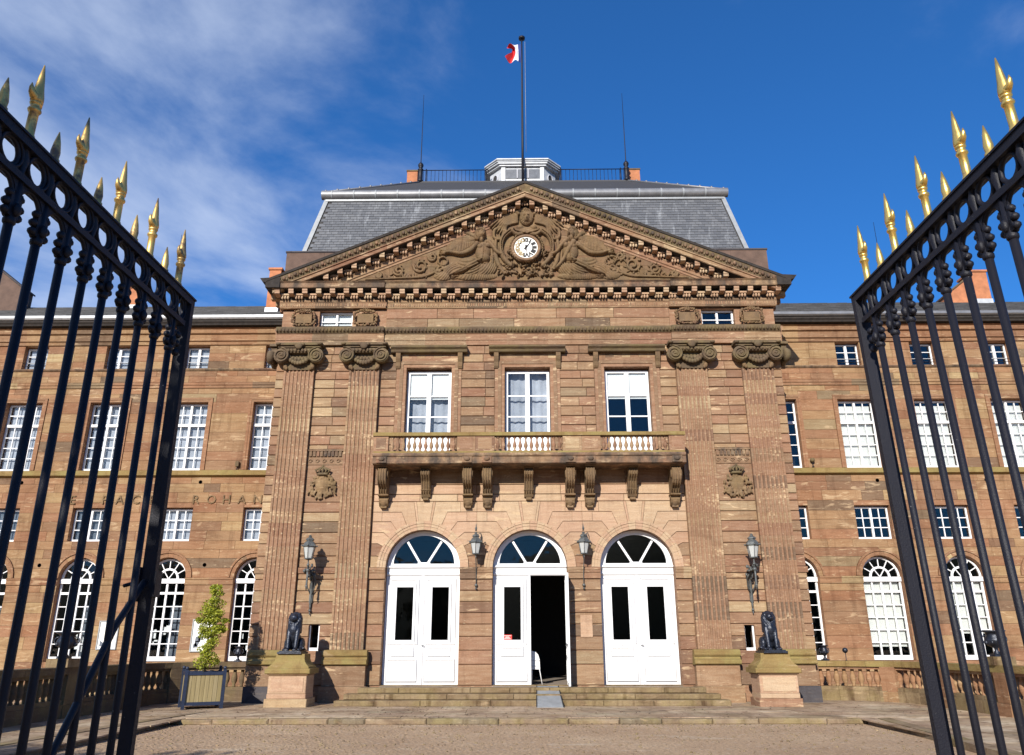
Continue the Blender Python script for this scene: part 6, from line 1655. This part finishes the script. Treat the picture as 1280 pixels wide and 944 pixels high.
for z, r, ox in ((.22, .36, -.10), (.38, .28, .12), (.62, .26, .05), (.82, .24, .16), (1.02, .30, -.02), (1.22, .25, -.24), (1.15, .20, .22), (1.40, .28, .05), (1.58, .26, .0), (1.72, .25, .18), (1.85, .24, .05), (2.05, .20, .10), (2.28, .19, .12), (2.45, .13, .10), (1.5, .15, .40), (1.25, .15, .38), (1.5, .14, -.20)):
    for q in range(3): cl.append(((ox*.8+rnd(-.16, .16), rnd(-.18, .18), z+rnd(-.08, .08)), (r*rnd(.45, .85), r*.8, r*rnd(.3, .65))))
leafcloud('crown', cl, 7600, .064, t)

# ------------------------------------------------------------------ flag
t = thing('flagpole', 'tall dark flagpole rising in front of the belvedere on the roof', 'flagpole', (-.10, 4.62, 21.3))
M().lathe([(.06, 21.2), (.055, 24), (.04, 28), (.035, 29.35)], (-.10, 4.62, 0), 10).build('pole', 'iron', t)
M().lathe([(.03, 29.35), (.15, 29.37), (.16, 29.46), (.05, 29.52), (.02, 29.56)], (-.10, 4.62, 0), 12).build('finial', 'iron', t)
M().tube([(.06, 4.6, 22.9), (.05, 4.6, 29.2)], .010, 5).build('halyard', 'zinc_white', t)
f = thing('flag', 'blue white and red flag blowing folded to the left of the pole', 'flag', (-.14, 4.60, 28.6))
def flagstrip(name, mat, u0, u1):
    m = M(); nu, nv = 8, 12; vs = []
    for i in range(nu+1):
        u = u0+(u1-u0)*i/nu
        for j in range(nv+1):
            v = j/nv
            x = -.15-.66*u**.85*(1-.25*sin(v*pi))-.10*sin(v*5+u*3)*u; z = 29.05-1.05*v*(1-.25*u)-.15*u+.28*u*sin(pi*(1-v)*.9)*(1 if v < .5 else .4)+.06*sin(u*9+v*4); y_ = 4.60+.16*sin(u*8+v*3.)*(.3+u)
            vs.append((x, y_, z))
    m.add(vs, [(i*(nv+1)+j, i*(nv+1)+j+1, (i+1)*(nv+1)+j+1, (i+1)*(nv+1)+j) for i in range(nu) for j in range(nv)], .5, True); m.build(name, mat, f)
flagstrip('blue_stripe', 'flag_blue', 0, .16); flagstrip('white_stripe', 'flag_white', .16, .58); flagstrip('red_stripe', 'flag_red', .58, 1.0)

# ------------------------------------------------------------------ entrance gates
def gate_leaf(label, x0, y0, ang, sg):
    """leaf stands open towards the palace: free stile far from the camera, hinge near it. local axis: -y along the leaf"""
    T = thing('iron_gate', label, 'gate', (x0, y0, -.12), 'open leaves of the entrance gate')
    tl = -.0105 if sg < 0 else -.0235; T.rotation_euler = (0, tl, ang); T.location.x = x0-tl*3.55
    OFF[T.name] = (0, 0, -.12)
    SPC = .158; ZA_ = 3.422; ZB = 3.272; n = 12; Lx = .125+SPC*(n-1)+.10
    M().box(-.0325, .0325, -.006, .028, -.06, 3.40, .5).build('stile', 'iron', T)
    M().box(-.03, .03, -Lx-.04, -Lx+.03, -.06, 3.42, .5).build('stile', 'iron', T)
    M().box(-.028, .028, -Lx, .04, ZA_-.025, ZA_+.012).box(-.034, .034, -Lx, .045, ZA_+.012, ZA_+.022).build('top_rail', 'iron', T)
    M().box(-.024, .024, -Lx, -.03, ZB-.014, ZB+.014).build('ring_rail', 'iron', T)
    M().box(-.024, .024, -Lx, -.03, .02, .07).build('bottom_rail', 'iron', T)
    M().box(-.024, .024, -Lx, -.03, .62, .66).build('lock_rail', 'iron', T) if False else None
    bar = M().lathe([(.0165, -.02), (.0165, 3.08)], (0, 0, 0), 12).mesh('bar', 'iron')
    col = M()
    col.lathe([(.0165, 3.08), (.023, 3.09), (.023, 3.10), (.018, 3.11), (.018, 3.262)], (0, 0, 0), 10)
    for z, r in ((3.125, .036), (3.16, .038), (3.20, .030)):
        for sg_ in (-1, 1): col.ball((0, sg_*r, z), (.017, .017, .0165), 8, 5)
    for sg_ in (-1, 1): col.ball((sg_*.020, 0, 3.14), (.015, .017, .028), 8, 5)
    col.box(-.012, .012, -.03, .03, 3.11, 3.215, .5)
    col = col.mesh('collar', 'iron')
    mid = M().lathe([(.020, 3.29), (.013, 3.30), (.022, 3.345), (.022, 3.355), (.013, 3.395), (.020, 3.405)], (0, 0, 0), 10).mesh('ring_baluster', 'iron')
    rg = M(); rg.tube([(0, .052*cos(t), 3.346+.054*sin(t)) for t in [2*pi*k/20 for k in range(20)]], .0105, 8, close=True)
    rg.tube([(.012, .060*cos(t), 3.346+.060*sin(t)) for t in [2*pi*k/20 for k in range(20)]], .006, 5, close=True); rg = rg.mesh('ring', 'iron')
    ar = M(); ar.tube([(0, .062*cos(t), 3.198+.062*sin(t)) for t in [pi*k/10 for k in range(11)]], .010, 6)
    for s_ in (-1, 1): ar.prism([(0, 0)]*3, 0, 0) if False else None
    for s_ in (-1, 1):
        pts = [(s_*.079, 3.262), (s_*.079, 3.20)]+[(s_*.062*cos(t), 3.198+.062*sin(t)) for t in [pi/2*k/6 for k in range(7)]]+[(0, 3.262)]
        vs = [(-.012, a, b) for a, b in pts]+[(.012, a, b) for a, b in pts]; k_ = len(pts)
        ar.add(vs, [tuple(range(k_)), tuple(reversed(range(k_, 2*k_)))]+[(i, (i+1) % k_, (i+1) % k_+k_, i+k_) for i in range(k_)], .5)
    ar = ar.mesh('arch_scroll', 'iron')
    big = M()
    big.lathe([(.0215, 3.440), (.0215, 3.462), (.0175, 3.470), (.0172, 3.566), (.022, 3.570), (.0245, 3.577), (.022, 3.584), (.0172, 3.588), (.0172, 3.600), (.0215, 3.604), (.0225, 3.609), (.020, 3.614)], (0, 0, 0), 12)
    big.lathe([(.020, 3.610), (.027, 3.622), (.026, 3.640), (.0195, 3.675), (.0125, 3.73), (.0025, 3.79)], (0, 0, 0), 8, sx=.85, sy=1.05)
    big.tube([(0, -.006, 3.630), (0, -.022, 3.632), (0, -.034, 3.640), (0, -.041, 3.656), (0, -.042, 3.674)], [.017, .0165, .013, .008, .0015], 8)
    big.tube([(0, .006, 3.636), (0, .022, 3.624), (0, .033, 3.608)], [.016, .011, .0015], 8)
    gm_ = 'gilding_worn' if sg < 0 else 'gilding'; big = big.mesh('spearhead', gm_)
    sm = M().lathe([(.0215, 3.440), (.0215, 3.466), (.0165, 3.472), (.019, 3.50), (.013, 3.545), (.002, 3.597)], (0, 0, 0), 10).mesh('spike', gm_)
    for k in range(n):
        y = -.125-SPC*k
        inst(bar, 'bar', T, (0, y, 0)); inst(col, 'collar', T, (0, y, 0)); inst(mid, 'ring_baluster', T, (0, y, 0))
        yr = y+SPC/2 if k else -.07
        inst(rg, 'ring', T, (0, yr, 0), (0, 0, 0), (1, 1 if k else .75, 1)); 
        if k: inst(ar, 'arch_scroll', T, (0, yr, 0))
        inst(big if k % 2 == 0 else sm, 'spearhead' if k % 2 == 0 else 'spike', T, (0, y, 0))
    # hanging scrolls beside the stile
    m = M()
    for z in (3.10, 3.15, 3.20): m.ball((0, -.052, z), (.02, .024, .02), 8, 5)
    m.build('stile_scroll', 'iron', T)
    # bolts along the top rail
    if sg < 0:
        lk = M().box(-.05, -.034, -.02, .03, 1.84, 2.0).box(.034, .052, -.028, .034, 1.86, 1.98).build('lock_plate', 'iron', T)
        M().tube([(-.05, -.02, 1.92), (-.075, -.02, 1.92), (-.08, -.06, 1.91)], .010, 6).build('lock_handle', 'iron', lk)
        M().tube([(.0, -.03, 1.93), (.0, -.24, 1.72), (0, -.62, 1.16), (0, -1.15, .38), (0, -1.4, .06)], .0155, 8).build('diagonal_brace', 'iron', T)
    return T
gate_leaf('left iron gate leaf, dark against the light, with a lock plate and diagonal brace', -2.145, -21.385, -.025, -1)
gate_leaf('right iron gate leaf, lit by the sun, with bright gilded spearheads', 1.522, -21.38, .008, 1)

# ------------------------------------------------------------------ what stands behind the camera: wooded hill (seen mirrored in the fanlights) and the tree that shades the left gate
random.seed(77)
m = M(); nx = 160
prof = []
for i in range(nx+1):
    x = -420+840*i/nx; h = 31+15*math.exp(-((x-66)/34)**2)+9*math.exp(-((x+75)/30)**2)+3*sin(x*.05)+1.5*sin(x*.17)
    prof.append((x, h))
vs = []
for x, h in prof: vs += [(x, -150, -.3), (x, -190, h*.55), (x, -260, h), (x, -390, h*.9)]
m.add(vs, [(4*i+j, 4*i+j+1, 4*i+5+j, 4*i+4+j) for i in range(nx) for j in range(3)], .5, True)
def mat_hill():
    mm, nt, b = newmat('wooded_hill'); geo = node(nt, 'ShaderNodeNewGeometry')
    f = noise(nt, geo.outputs['Position'], .12, 6, .65)
    c = ramp(nt, f, [(.3, (.018, .028, .012)), (.7, (.045, .06, .02))]); nt.links.new(c, b.inputs['Base Color']); b.inputs['Roughness'].default_value = 1
mat_hill()
struct(m, 'hills', 'wooded_hill')
t = thing('shade_tree', 'leafy tree outside the gate, shading the left gate leaf', 'tree', (-5.2, -28.3, -.12)); OFF[t.name] = (0, 0, 0)
m = M().tube([(0, 0, 0), (.05, 0, 1.4), (-.05, .05, 3.0), (.1, 0, 4.6), (.05, 0, 5.6)], [.20, .16, .13, .08, .03], 9)
for k in range(16):
    z = 1.9+3.2*k/16; a = rnd(0, 6.28); l = rnd(1.2, 2.3); m.tube([(0, 0, z), (l*.5*cos(a), l*.5*sin(a), z+.4), (l*cos(a), l*sin(a), z+.8)], [.06, .04, .012], 6)
m.build('trunk', 'bark', t)
cl = []
for k in range(110):
    a = rnd(0, 6.28); r = 2.7*rnd(0, 1)**.6; z = rnd(1.6, 6.9); r *= min(1, (7.3-z)/1.5+.25)
    cl.append(((r*cos(a), r*sin(a), z), (rnd(.35, .7), rnd(.35, .7), rnd(.25, .5))))
leafcloud('crown', cl, 17000, .20, t, 'leaf_dark')
t2 = copy_tree(t); t2.location = (-13.6, -30.5, -.12); t2.scale = (1.5, 1.5, 1.32); t2.rotation_euler = (0, 0, 1.2); t2['label'] = 'larger leafy tree outside the gate, further left, shading the court corner'
